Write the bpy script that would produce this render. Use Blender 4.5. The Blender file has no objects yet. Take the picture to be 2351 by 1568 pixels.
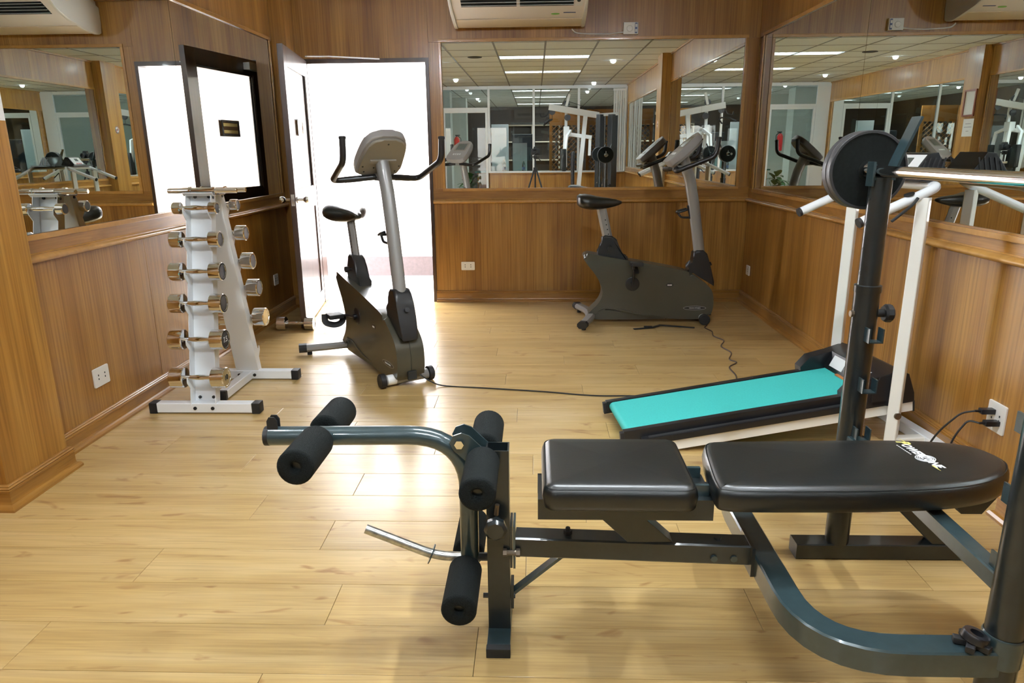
import bpy, bmesh, math, random
from mathutils import Vector, Matrix
random.seed(7)
sc = bpy.context.scene
COL = sc.collection
PI = math.pi

# ------------------------------------------------------------------ camera, world, exposure
cam_d = bpy.data.cameras.new('camera'); cam = bpy.data.objects.new('camera', cam_d); COL.objects.link(cam)
sc.camera = cam
F_PX, PITCH, YAW, ROLL = 1616.06, .2643, .0343, -.0095
cam_d.sensor_fit = 'HORIZONTAL'; cam_d.sensor_width = 36.0; cam_d.lens = F_PX / 2351 * 36.0
cam_d.clip_start = .02; cam_d.clip_end = 100
_fw = Vector((-math.sin(YAW)*math.cos(PITCH), math.cos(YAW)*math.cos(PITCH), -math.sin(PITCH)))
_rt = Vector((math.cos(YAW), math.sin(YAW), 0)); _up = _rt.cross(_fw)
_r2 = _rt*math.cos(ROLL) + _up*math.sin(ROLL); _u2 = -_rt*math.sin(ROLL) + _up*math.cos(ROLL)
cam.matrix_world = Matrix(((_r2.x, _u2.x, -_fw.x, 0), (_r2.y, _u2.y, -_fw.y, 0), (_r2.z, _u2.z, -_fw.z, 1.27), (0, 0, 0, 1)))

world = bpy.data.worlds.new('world'); sc.world = world; world.use_nodes = True
bg = world.node_tree.nodes['Background']
bg.inputs['Color'].default_value = (.93, .96, 1.0, 1); bg.inputs['Strength'].default_value = 20.0
sc.view_settings.view_transform = 'Standard'; sc.view_settings.look = 'None'
sc.view_settings.gamma = 1.0; sc.view_settings.use_curve_mapping = False
sc.view_settings.exposure = 0.8
sc.cycles.use_light_tree = False; sc.cycles.max_bounces = 8; sc.cycles.glossy_bounces = 6; sc.cycles.diffuse_bounces = 3
sc.cycles.transmission_bounces = 6; sc.cycles.transparent_max_bounces = 8
sc.cycles.use_adaptive_sampling = True; sc.cycles.adaptive_threshold = .03
sc.cycles.caustics_reflective = False; sc.cycles.caustics_refractive = False
sc.cycles.sample_clamp_indirect = 6.0

TUBE_L, DOWN_L, OFFICE_L = 135.0, 900.0, 110.0      # radiance of the fluorescent tubes, downlight discs, office tubes

# ------------------------------------------------------------------ room dimensions
XL, XR, D, ZC, YP = -2.055, 1.77, 6.035, 2.475, -2.22
MB, MT = .958, 2.112           # mirror bottom, top
RAILZ, BASEH = .860, .098

# ------------------------------------------------------------------ materials
MAT = {}
def mat(name, col, rough=.5, metal=0., coat=0., spec=.5, emit=None, es=0., trans=0., alpha=1., coat_rough=.05):
    m = bpy.data.materials.new(name); m.use_nodes = True
    p = m.node_tree.nodes['Principled BSDF']
    p.inputs['Base Color'].default_value = (*col, 1)
    p.inputs['Roughness'].default_value = rough; p.inputs['Metallic'].default_value = metal
    p.inputs['Coat Weight'].default_value = coat; p.inputs['Coat Roughness'].default_value = coat_rough
    p.inputs['Specular IOR Level'].default_value = spec
    p.inputs['Transmission Weight'].default_value = trans; p.inputs['Alpha'].default_value = alpha
    if emit: p.inputs['Emission Color'].default_value = (*emit, 1); p.inputs['Emission Strength'].default_value = es
    MAT[name] = m
    return m
def nodes(m): return m.node_tree.nodes, m.node_tree.links, m.node_tree.nodes['Principled BSDF']
def ramp(n, stops):
    r = n.new('ShaderNodeValToRGB')
    while len(r.color_ramp.elements) < len(stops): r.color_ramp.elements.new(.5)
    for e, (p, c) in zip(r.color_ramp.elements, stops): e.position = p; e.color = (*c, 1)
    return r
def grain(m, scale, stops, fine=(90, 90, 2.), bump=.05, rnd=True, tint=.25, knots=False, lo=(.78, .75, .72)):
    """wood: stretched noise in object space, shifted per object"""
    n, l, p = nodes(m)
    tc = n.new('ShaderNodeTexCoord'); oi = n.new('ShaderNodeObjectInfo')
    mp = n.new('ShaderNodeMapping'); mp.inputs['Scale'].default_value = scale
    l.new(tc.outputs['Object'], mp.inputs['Vector'])
    off = n.new('ShaderNodeMath'); off.operation = 'MULTIPLY'; off.inputs[1].default_value = 37.0
    l.new(oi.outputs['Random'], off.inputs[0])
    cb = n.new('ShaderNodeCombineXYZ')
    for k in range(3): l.new(off.outputs[0], cb.inputs[k])
    ad = n.new('ShaderNodeVectorMath'); ad.operation = 'ADD'
    l.new(mp.outputs[0], ad.inputs[0]); l.new(cb.outputs[0], ad.inputs[1])
    n1 = n.new('ShaderNodeTexNoise'); n1.inputs['Scale'].default_value = 1.0; n1.inputs['Detail'].default_value = 5; n1.inputs['Distortion'].default_value = .6
    l.new(ad.outputs[0], n1.inputs['Vector'])
    rp = ramp(n, stops); l.new(n1.outputs['Fac'], rp.inputs['Fac'])
    mp2 = n.new('ShaderNodeMapping'); mp2.inputs['Scale'].default_value = fine
    l.new(tc.outputs['Object'], mp2.inputs['Vector'])
    ad2 = n.new('ShaderNodeVectorMath'); ad2.operation = 'ADD'; l.new(mp2.outputs[0], ad2.inputs[0]); l.new(cb.outputs[0], ad2.inputs[1])
    n2 = n.new('ShaderNodeTexNoise'); n2.inputs['Scale'].default_value = 1.0; n2.inputs['Detail'].default_value = 3
    l.new(ad2.outputs[0], n2.inputs['Vector'])
    r2 = ramp(n, [(.30, lo), (.6, (1.03, 1.03, 1.03))]); l.new(n2.outputs['Fac'], r2.inputs['Fac'])
    mx = n.new('ShaderNodeMixRGB'); mx.blend_type = 'MULTIPLY'; mx.inputs['Fac'].default_value = .75
    l.new(rp.outputs[0], mx.inputs[1]); l.new(r2.outputs[0], mx.inputs[2])
    last = mx
    if knots:
        mp3 = n.new('ShaderNodeMapping'); mp3.inputs['Scale'].default_value = knots
        l.new(tc.outputs['Object'], mp3.inputs['Vector'])
        ad3 = n.new('ShaderNodeVectorMath'); ad3.operation = 'ADD'; l.new(mp3.outputs[0], ad3.inputs[0]); l.new(cb.outputs[0], ad3.inputs[1])
        n3 = n.new('ShaderNodeTexNoise'); n3.inputs['Scale'].default_value = 1.0; n3.inputs['Detail'].default_value = 2; n3.inputs['Distortion'].default_value = 2.5
        l.new(ad3.outputs[0], n3.inputs['Vector'])
        r3 = ramp(n, [(.63, (1, 1, 1)), (.74, (.62, .47, .36))]); l.new(n3.outputs['Fac'], r3.inputs['Fac'])
        mk = n.new('ShaderNodeMixRGB'); mk.blend_type = 'MULTIPLY'; mk.inputs['Fac'].default_value = .8
        l.new(last.outputs[0], mk.inputs[1]); l.new(r3.outputs[0], mk.inputs[2]); last = mk
    hs = n.new('ShaderNodeHueSaturation')
    ma = n.new('ShaderNodeMath'); ma.operation = 'MULTIPLY_ADD'; ma.inputs[1].default_value = tint; ma.inputs[2].default_value = 1 - tint/2
    l.new(oi.outputs['Random'], ma.inputs[0]); l.new(ma.outputs[0], hs.inputs['Value'])
    l.new(last.outputs[0], hs.inputs['Color']); l.new(hs.outputs[0], p.inputs['Base Color'])
    bp = n.new('ShaderNodeBump'); bp.inputs['Strength'].default_value = bump; bp.inputs['Distance'].default_value = .002
    l.new(n2.outputs['Fac'], bp.inputs['Height']); l.new(bp.outputs[0], p.inputs['Normal'])
def speck(m, scale, amount, bump=0., dist=.001):
    """fine mottling of the base colour"""
    n, l, p = nodes(m); c = p.inputs['Base Color'].default_value[:3]
    tc = n.new('ShaderNodeTexCoord'); nz = n.new('ShaderNodeTexNoise'); nz.inputs['Scale'].default_value = scale; nz.inputs['Detail'].default_value = 4
    l.new(tc.outputs['Object'], nz.inputs['Vector'])
    r = ramp(n, [(.3, tuple(x*(1-amount) for x in c)), (.7, tuple(min(1, x*(1+amount)) for x in c))])
    l.new(nz.outputs['Fac'], r.inputs['Fac']); l.new(r.outputs[0], p.inputs['Base Color'])
    if bump:
        b = n.new('ShaderNodeBump'); b.inputs['Strength'].default_value = bump; b.inputs['Distance'].default_value = dist
        l.new(nz.outputs['Fac'], b.inputs['Height']); l.new(b.outputs[0], p.inputs['Normal'])
VEN = [(.25, (.245, .102, .016)), (.5, (.375, .178, .034)), (.75, (.480, .258, .060))]
m = mat('veneer', (.3, .14, .04), .34, coat=.25, coat_rough=.18); grain(m, (9, 9, .55), VEN, fine=(85, 85, 1.6), tint=.12, lo=(.56, .49, .40))
m = mat('veneer_trim', (.3, .14, .04), .30, coat=.4, coat_rough=.15); grain(m, (3, 3, 14), [(.25, (.245, .103, .018)), (.7, (.41, .200, .040))], fine=(4, 4, 150), tint=.1)
m = mat('plank', (.5, .3, .1), .30, coat=.6, coat_rough=.23)
grain(m, (1.1, 11, 8), [(.25, (.430, .275, .098)), (.5, (.545, .370, .146)), (.75, (.625, .450, .212))], fine=(4.0, 130, 40), bump=.03, tint=.10, knots=(2.6, 8, 5))
m = mat('door_wood', (.045, .022, .014), .3, coat=.4); grain(m, (8, 8, .8), [(.3, (.030, .014, .009)), (.7, (.075, .036, .022))], fine=(90, 90, 3), tint=.05)
m = mat('moulding', (.5, .27, .08), .24, coat=.5, coat_rough=.12); grain(m, (2, 2, 2), [(.3, (.42, .205, .050)), (.7, (.56, .300, .085))], fine=(30, 30, 30), bump=0., tint=.06, lo=(.88, .86, .84))
mat('subfloor', (.10, .055, .02), .8)
mat('mirror', (.86, .91, .885), .0, 1.0)
mat('glass', (.93, .98, .96), .0, trans=1., alpha=1.)
mat('frosted', (.98, .99, 1.0), .22, trans=1.0)
mat('alu', (.80, .82, .83), .35, .35)
mat('tile', (.82, .86, .89), .8); mat('tile_grid', (.20, .20, .20), .5)
mat('steel', (.026, .046, .052), .28, .15, coat=.55); speck(MAT['steel'], 40, .12)
mat('steel_dark', (.010, .014, .0155), .32, .1, coat=.35); speck(MAT['steel_dark'], 40, .15)
mat('steel_peg', (.42, .42, .40), .3, .95); speck(MAT['steel_peg'], 60, .35)
mat('chrome', (.84, .85, .86), .07, 1.0)
mat('bolt', (.20, .16, .12), .4, .9)
mat('foam', (.0045, .0065, .0065), .9, spec=.2); speck(MAT['foam'], 420, .6, .9, .002)
mat('vinyl', (.0035, .0048, .0052), .34, coat=.15, coat_rough=.25, spec=.55); speck(MAT['vinyl'], 130, .25, .10, .001)
mat('rubber', (.006, .006, .007), .6); mat('black_plastic', (.007, .0075, .010), .38, coat=.1)
mat('iron', (.0045, .0058, .0054), .7, spec=.15); speck(MAT['iron'], 90, .4, .25)
mat('iron_rim', (.040, .040, .043), .42, .3)
mat('white_metal', (.86, .89, .92), .30, coat=.4); mat('cream_metal', (.86, .86, .82), .32, coat=.4)
mat('mast_grey', (.30, .30, .30), .33, .25, coat=.2); mat('bike_body', (.052, .049, .034), .38, coat=.3); speck(MAT['bike_body'], 8, .06)
mat('console_grey', (.36, .35, .35), .38, coat=.2); mat('console_back', (.27, .25, .215), .5)
mat('lcd', (.10, .12, .11), .2); mat('badge', (.012, .012, .014), .3); mat('print_white', (.85, .87, .88), .5); mat('print_yellow', (.82, .74, .22), .5); mat('brass', (.75, .60, .25), .3, .8)
mat('belt', (.055, .50, .47), .72, spec=.3); speck(MAT['belt'], 160, .05)
mat('orange', (.55, .20, .06), .5); mat('red', (.55, .02, .02), .45)
mat('white_plastic', (.82, .81, .78), .35); mat('ac_cream', (.86, .80, .75), .4); mat('ac_panel', (.76, .65, .50), .4)
mat('dark_gap', (.012, .015, .016), .6); mat('green_badge', (.22, .55, .10), .4); mat('blue_print', (.08, .11, .25), .4)
mat('paper', (.84, .84, .86), .7); mat('frame_wood', (.20, .045, .015), .35, coat=.4); mat('ink', (.25, .26, .30), .7)
mat('cable', (.010, .010, .012), .45); mat('cable_brown', (.060, .035, .028), .5); mat('cable_white', (.75, .72, .66), .5)
mat('ext_white', (.86, .86, .87), .8); mat('ext_floor', (.66, .64, .60), .6); mat('ext_band', (.068, .050, .052), .7); speck(MAT['ext_band'], 30, .12)
mat('tube_lamp', (1, 1, 1), .5, emit=(.87, .945, 1.0), es=TUBE_L); mat('tube_office', (1, 1, 1), .5, emit=(.87, .945, 1.0), es=OFFICE_L)
mat('down_lamp', (1, 1, 1), .5, emit=(.88, .95, 1.0), es=DOWN_L)
mat('reflector', (.85, .85, .84), .25, .6); mat('louver', (.82, .82, .80), .35, .3)
mat('office_wall', (.50, .53, .48), .8); mat('office_dark', (.035, .022, .014), .5); mat('office_floor', (.42, .36, .26), .4)
mat('lattice', (.36, .17, .05), .5); mat('orange_wood', (.48, .19, .04), .45)
mat('leaf', (.045, .17, .035), .45); mat('pot', (.30, .22, .15), .6); mat('bottle', (.75, .85, .95), .05, trans=.9)
mat('bottle_label', (.20, .35, .75), .5); mat('extinguisher', (.55, .02, .02), .3); mat('green_top', (.04, .20, .16), .1, coat=.5)
mat('door_slat', (.74, .75, .72), .9); mat('paint_art', (.30, .22, .14), .6); speck(MAT['paint_art'], 14, .8)
mat('weight_block', (.030, .032, .035), .5)

# ------------------------------------------------------------------ mesh helpers
WM = {}                                                       # world matrix of each thing's root
class B:
    def __init__(s): s.b = bmesh.new()
    def box(s, x0, x1, y0, y1, z0, z1, m=None, bev=0.):
        vs = [s.b.verts.new((x, y, z)) for x in (x0, x1) for y in (y0, y1) for z in (z0, z1)]
        fs = [s.b.faces.new([vs[i] for i in q]) for q in ((0,1,3,2),(4,6,7,5),(0,4,5,1),(2,3,7,6),(0,2,6,4),(1,5,7,3))]
        if bev: 
            es = list({e for f in fs for e in f.edges})
            r = bmesh.ops.bevel(s.b, geom=es, offset=bev, segments=2, affect='EDGES', profile=.6)
            vs = list({v for f in r['faces'] for v in f.verts} | {v for v in vs if v.is_valid})
        if m is not None: bmesh.ops.transform(s.b, matrix=m, verts=[v for v in vs if v.is_valid])
        return s
    def cbox(s, c, size, rot=None, bev=0.):
        m = Matrix.Translation(c)
        if rot is not None: m = m @ rot
        x, y, z = (k/2 for k in size)
        return s.box(-x, x, -y, y, -z, z, m, bev)
    def sweep(s, path, prof, up=(0, 0, 1), closed=False, cap=True):
        """sweep a 2-D profile [(u,v)] along a path; u is sideways, v along `up`"""
        P = [Vector(p) for p in path]; up = Vector(up).normalized(); rings = []
        n = len(P)
        for i, p in enumerate(P):
            a = P[i-1] if (i or closed) else None; c = P[(i+1) % n] if (i < n-1 or closed) else None
            t1 = (p-a).normalized() if a is not None else None; t2 = (c-p).normalized() if c is not None else None
            if t1 is None: t = t2; k = 1
            elif t2 is None: t = t1; k = 1
            else:
                t = (t1+t2)
                t = t.normalized() if t.length > 1e-6 else t1
                k = 1/max(.35, t.dot(t1))
            if i == 0: side = t.cross(up); side = side.normalized() if side.length > 1e-4 else t.orthogonal().normalized()
            else:
                if t1 is not None:
                    sg_ = side - t1*side.dot(t1)
                    if sg_.length > 1e-5: side = sg_.normalized()
                side = side - t*side.dot(t); side.normalize()
            v = side.cross(t)
            # stretch in the plane of the bend only
            bend = None
            if t1 is not None and t2 is not None and k > 1.0005:
                bd = (t2-t1); bd = bd - t*bd.dot(t)
                if bd.length > 1e-6: bend = bd.normalized()
            ring = []
            for (a_, b_) in prof:
                off = side*a_ + v*b_
                if bend is not None: off = off + bend*(off.dot(bend)*(k-1))
                ring.append(s.b.verts.new(p+off))
            rings.append(ring)
        m_ = len(prof)
        for i in range(n if closed else n-1):
            A, C = rings[i], rings[(i+1) % n]
            for j in range(m_):
                s.b.faces.new((A[j], A[(j+1) % m_], C[(j+1) % m_], C[j]))
        if cap and not closed:
            s.b.faces.new(list(reversed(rings[0]))); s.b.faces.new(rings[-1])
        return s
    def tube(s, path, r, seg=12, closed=False, cap=True):
        return s.sweep(path, [(r*math.cos(2*PI*j/seg), r*math.sin(2*PI*j/seg)) for j in range(seg)], up=(.013, .021, 1), closed=closed, cap=cap)
    def sq(s, path, w, h, up=(0, 0, 1), c=.0):
        a, b = w/2, h/2
        if c: pr = [(-a+c, -b), (a-c, -b), (a, -b+c), (a, b-c), (a-c, b), (-a+c, b), (-a, b-c), (-a, -b+c)]
        else: pr = [(-a, -b), (a, -b), (a, b), (-a, b)]
        return s.sweep(path, pr, up=up)
    def cyl(s, p0, p1, r, seg=16, r1=None, bev=0.):
        p0, p1 = Vector(p0), Vector(p1); L = (p1-p0).length
        prof = [(0, 0), (r-bev, 0), (r, bev), (r1 or r, L-bev), ((r1 or r)-bev, L), (0, L)] if bev else [(0, 0), (r, 0), (r1 or r, L), (0, L)]
        return s.lathe(prof, p0, p1-p0, seg)
    def lathe(s, prof, base=(0, 0, 0), axis=(0, 0, 1), seg=20):
        ax = Vector(axis).normalized(); q = ax.to_track_quat('Z', 'Y').to_matrix().to_4x4(); m = Matrix.Translation(base) @ q
        rings = []
        for r, z in prof:
            if r < 1e-6: rings.append([s.b.verts.new(m @ Vector((0, 0, z)))])
            else: rings.append([s.b.verts.new(m @ Vector((r*math.cos(2*PI*j/seg), r*math.sin(2*PI*j/seg), z))) for j in range(seg)])
        for A, C in zip(rings, rings[1:]):
            for j in range(seg):
                k = (j+1) % seg
                if len(A) == 1 and len(C) == 1: continue
                if len(A) == 1: s.b.faces.new((A[0], C[k], C[j]))
                elif len(C) == 1: s.b.faces.new((A[j], A[k], C[0]))
                else: s.b.faces.new((A[j], A[k], C[k], C[j]))
        return s
    def prism(s, poly, t0, t1, axis='y', m=None, bev=0., seg=2):
        """polygon in the two other axes (x,z for 'y'; y,z for 'x'; x,y for 'z') pushed from t0 to t1"""
        def P(a, b, t): return {'y': (a, t, b), 'x': (t, a, b), 'z': (a, b, t)}[axis]
        A = [s.b.verts.new(P(a, b, t0)) for a, b in poly]; C = [s.b.verts.new(P(a, b, t1)) for a, b in poly]
        n = len(poly); fs = [s.b.faces.new(A), s.b.faces.new(list(reversed(C)))]
        for i in range(n): fs.append(s.b.faces.new((A[i], C[i], C[(i+1) % n], A[(i+1) % n])))
        vs = A + C
        if bev:
            es = list({e for f in fs[:2] for e in f.edges})
            r = bmesh.ops.bevel(s.b, geom=es, offset=bev, segments=seg, affect='EDGES', profile=.5)
            vs = list({v for f in r['faces'] for v in f.verts} | {v for v in vs if v.is_valid})
        if m is not None: bmesh.ops.transform(s.b, matrix=m, verts=[v for v in vs if v.is_valid])
        return s
    def grid(s, rows):
        """rows of equal-length point lists -> quads"""
        V = [[s.b.verts.new(p) for p in r] for r in rows]
        for A, C in zip(V, V[1:]):
            for j in range(len(A)-1): s.b.faces.new((A[j], A[j+1], C[j+1], C[j]))
        return s
    def ball(s, c, r, sx=1, sy=1, sz=1, seg=14):
        bmesh.ops.create_uvsphere(s.b, u_segments=seg, v_segments=seg//2+2, radius=r, matrix=Matrix.Translation(c) @ Matrix.Diagonal((sx, sy, sz, 1)))
        return s
    def text(s, body, size, m, shear=0., ext=.0004, bold=0., align='CENTER'):
        c = bpy.data.curves.new('t', 'FONT'); c.body = body; c.size = size; c.extrude = ext; c.shear = shear; c.offset = bold
        c.align_x = align; c.align_y = 'CENTER'; c.resolution_u = 3
        o = bpy.data.objects.new('t', c); COL.objects.link(o)
        dg = bpy.context.evaluated_depsgraph_get(); me = bpy.data.meshes.new_from_object(o.evaluated_get(dg))
        me.transform(m); s.b.from_mesh(me)
        bpy.data.objects.remove(o); bpy.data.meshes.remove(me); bpy.data.curves.remove(c)
        return s
    def mesh(s, name, ang=35):
        bmesh.ops.recalc_face_normals(s.b, faces=s.b.faces)
        me = bpy.data.meshes.new(name); s.b.to_mesh(me); s.b.free()
        for p in me.polygons: p.use_smooth = True
        me.set_sharp_from_angle(angle=math.radians(ang))
        return me
def fillet(pts, r, n=6):
    P = [Vector(p) for p in pts]; out = [P[0]]
    for a, b, c in zip(P, P[1:], P[2:]):
        u, v = (a-b), (c-b); d = min(r, u.length*.49, v.length*.49); p0 = b+u.normalized()*d; p1 = b+v.normalized()*d
        for k in range(n+1):
            t = k/n; out.append(p0*(1-t)**2 + b*2*t*(1-t) + p1*t*t)
    out.append(P[-1]); return out
def rrect(x0, x1, y0, y1, r, n=5):
    o = []
    for cx, cy, a in ((x1-r, y1-r, 0), (x0+r, y1-r, 90), (x0+r, y0+r, 180), (x1-r, y0+r, 270)):
        for k in range(n+1):
            t = math.radians(a+90*k/n); o.append((cx+r*math.cos(t), cy+r*math.sin(t)))
    return o
def link(o, parent=None):
    COL.objects.link(o)
    if parent is not None: o.parent = parent; WM[o.name] = WM[parent.name]
    else: WM[o.name] = Matrix.Identity(4)
    return o
def part(name, b, material, parent=None, world=True, label=None, ang=35):
    """one mesh object; coordinates are world ones unless world=False"""
    me = b.mesh(name, ang); me.materials.append(MAT[material])
    o = link(bpy.data.objects.new(name, me), parent)
    if len(me.polygons) > 6:
        wn = o.modifiers.new('weighted', 'WEIGHTED_NORMAL'); wn.keep_sharp = True; wn.weight = 50
    if world and parent is not None: me.transform(WM[parent.name].inverted())
    if label: o['label'] = label
    return o
def tag(o, label, cat, group=None, kind=None):
    if label: o['label'] = label
    if cat: o['category'] = cat
    if group: o['group'] = group
    if kind: o['kind'] = kind
    return o
def thing(name, label, cat, loc=(0, 0, 0), rz=0., group=None):
    o = bpy.data.objects.new(name, None); o.empty_display_size = .05; COL.objects.link(o)
    o.location = loc; o.rotation_euler = (0, 0, rz)
    WM[o.name] = Matrix.Translation(loc) @ Matrix.Rotation(rz, 4, 'Z')
    return tag(o, label, cat, group)
def struct(name, b, material, label, parent=None):
    o = part(name, b, material, parent)
    if parent is None: o['kind'] = 'structure'; o['label'] = label; o['category'] = name.split('_')[0]
    return o
def origin(o, c):
    """move a mesh object's origin to c (parent space) without moving it"""
    c = Vector(c); o.data.transform(Matrix.Translation(-c)); o.location = Vector(o.location) + c
    return o
def inst(name, me, loc, parent=None, rz=0.):
    o = link(bpy.data.objects.new(name, me), parent)
    o.location = WM[parent.name].inverted() @ Vector(loc) if parent is not None else loc
    o.rotation_euler = (0, 0, rz); return o
def copy_tree(o, parent=None):
    c = o.copy(); COL.objects.link(c); c.parent = parent; WM[c.name] = WM[o.name] if parent is None else WM[parent.name]
    for ch in list(o.children): copy_tree(ch, c)
    return c

# ================================================================== FLOOR: subfloor slab with laminate planks
floor = struct('floor', B().box(XL-.12, XR+.12, YP-.06, D+.12, -.10, -.013), 'subfloor', 'golden laminate plank floor of the exercise room')
PW, PL = .1905, 1.21
CACHE = {}
def plank_mesh(L, W):
    k = (round(L, 4), round(W, 4))
    if k not in CACHE:
        me = B().box(-L/2+.0006, L/2-.0006, -W/2+.0007, W/2-.0007, -.012, 0, bev=.0012).mesh('plank', 1); me.materials.append(MAT['plank']); CACHE[k] = me
    return CACHE[k]
OFFS = {0: -.70, 1: -1.03, 2: -.715, 3: -1.24, 4: -.588, 5: -.157, 6: -.69, 7: -1.10}
row = 0; y = 2.622 - PW*26
while y < D+.10:
    k = round((2.622-y)/PW)-1          # k=0 is the row just below Y 2.622
    x = OFFS.get(k, -2.0 + (k*.43) % PL)
    while x > XL-.02: x -= PL
    y1 = min(y+PW, D+.10)
    if y1 > YP+.02:
        ya = max(y, YP)
        while x < XR+.02:
            a, b_ = max(x, XL-.02), min(x+PL, XR+.02)
            if b_-a > .03: inst('plank', plank_mesh(b_-a, y1-ya), ((a+b_)/2, (ya+y1)/2, 0), floor)
            x += PL
    y += PW

# ================================================================== WALLS
def panel(parent, x0, x1, y0, y1, z0, z1, m_='veneer', name='panel'):
    b = B().box(x0, x1, y0, y1, z0, z1, bev=.0015)
    o = part(name, b, m_, parent); origin(o, ((x0+x1)/2, (y0+y1)/2, (z0+z1)/2)); return o
def base_profile(side):
    # (outward, z) outline of baseboard with grooved top and shoe moulding
    return [(0, 0), (.034, 0), (.034, .010), (.028, .020), (.018, .024), (.016, .030), (.016, .070), (.020, .073), (.020, .079), (.016, .081), (.018, .086), (.013, .090), (.013, .094), (.008, BASEH), (0, BASEH)]
def baseboard(name, path, parent=None, label=None):
    """sweep along floor path (room lies on the left of the travel direction)"""
    pr = [(-a, z) for a, z in base_profile(0)]
    o = part(name, B().sweep([(x, y, 0) for x, y in path], pr, up=(0, 0, 1)), 'veneer_trim', parent, ang=15)
    if parent is None: o['kind'] = 'structure'; o['label'] = label; o['category'] = 'baseboard'
    return o
def rail(parent, path):
    pr = [(-.033*math.cos(math.radians(a)), .0175*math.sin(math.radians(a))) for a in range(-90, 91, 15)] + [(-.004, .0176), (-.004, .024), (0, .024)]
    return part('chair_rail', B().sweep([(x, y, RAILZ) for x, y in path], pr, up=(0, 0, 1)), 'moulding', parent, ang=42)
T = .018
def side_wall(name, X, s, secs, seams, label):
    """s=+1: room is toward +x of the wall"""
    slab = struct(name, B().box(*sorted((X-s*T, X-s*.14)), YP-4.9 if 0 else YP-.06, D+.14, -.10, ZC+.12), 'veneer_trim', label)
    xs = sorted((X, X-s*T))
    for (y0, y1) in secs:
        cuts = [y0] + [c for c in seams if y0+.05 < c < y1-.05] + [y1]
        for a, b_ in zip(cuts, cuts[1:]):
            panel(slab, *xs, a+.0008, b_-.0008, 0, RAILZ)
            panel(slab, *xs, a+.0008, b_-.0008, MT, ZC)
        panel(slab, *xs, y0+.0008, y1-.0008, RAILZ, MB, 'veneer_trim', 'panel')
        rail(slab, [(X, y1), (X, y0)] if s > 0 else [(X, y0), (X, y1)])
    return slab
COLL = (-1.95, 2.31, 2.655)            # left pilaster: face x, y0, y1
COLR = (1.645, 1.95, 2.29)
wl = side_wall('wall_left', XL, 1, [(YP, COLL[1]), (COLL[2], 5.83)], [-1.2, 0, 1.2, 3.64, 4.86], 'wood veneer side wall with mirrors beside the dumbbell rack')
wr = side_wall('wall_right', XR, -1, [(YP, COLR[1]), (COLR[2], D)], [-1.1, .1, 3.5, 4.72], 'wood veneer side wall with mirrors beside the treadmill')
def pilaster(name, parent, x0, x1, y0, y1, s):
    b = B().box(x0, x1, y0, y1, 0, ZC, bev=.002); o = part(name, b, 'veneer', parent); origin(o, ((x0+x1)/2, (y0+y1)/2, ZC/2)); return o
pl_ = pilaster('pilaster', wl, XL-T, COLL[0], COLL[1], COLL[2], 1)
pr_ = pilaster('pilaster', wr, COLR[0], XR+T, COLR[1], COLR[2], -1)
pc_ = pilaster('pilaster', wl, XL-T, -1.935, 5.83, D, 1)
baseboard('baseboard_left', [(-1.935, D-.04), (-1.935, 5.83), (XL, 5.83), (XL, COLL[2]), (COLL[0], COLL[2]), (COLL[0], COLL[1]), (XL, COLL[1]), (XL, YP+.05)][1:], label='grooved wooden baseboard running below the left mirrors')
baseboard('baseboard_right', [(XR, YP+.05), (XR, COLR[1]), (COLR[0], COLR[1]), (COLR[0], COLR[2]), (XR, COLR[2]), (XR, D)], label='grooved wooden baseboard running behind the treadmill')
# back wall with the doorway
DX0, DX1, DZ = -1.875, -.858, 2.0
bm_ = B().box(XL-.14, DX0, D+T, D+.12, -.1, ZC+.12).box(DX0, DX1, D+T, D+.12, DZ, ZC+.12).box(DX1, XR+.14, D+T, D+.12, -.1, ZC+.12)
wb = struct('wall_back', bm_, 'veneer_trim', 'wood veneer end wall with doorway and wide mirror')
panel(wb, -1.935, DX0, D, D+T, 0, ZC); 
panel(wb, DX0, DX1, D, D+T, DZ, ZC)
MBX0, MBX1 = -.753, 1.660
for a, b_ in ((DX1, .395), (.395, XR)):
    panel(wb, a+.0008, b_-.0008, D, D+T, 0, RAILZ); panel(wb, a+.0008, b_-.0008, D, D+T, MT+.004, ZC)
panel(wb, DX1, XR, D, D+T, RAILZ, MB+.01, 'veneer_trim')
panel(wb, DX1, MBX0, D, D+T, MB+.01, MT+.004); panel(wb, MBX1, XR, D, D+T, MB+.01, MT+.004)
rail(wb, [(XR, D), (DX1, D)])
baseboard('baseboard_back', [(XR, D), (DX1, D)], label='grooved wooden baseboard behind the second exercise bike')
# ceiling cornice strips
part('cornice', B().box(XL, XL+.02, YP, D, ZC-.022, ZC, bev=.004), 'veneer_trim', wl)
part('cornice', B().box(XR-.02, XR, YP, D, ZC-.022, ZC, bev=.004), 'veneer_trim', wr)
part('cornice', B().box(XL+.02, XR-.02, D-.02, D, ZC-.022, ZC, bev=.004), 'veneer_trim', wb)

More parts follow.
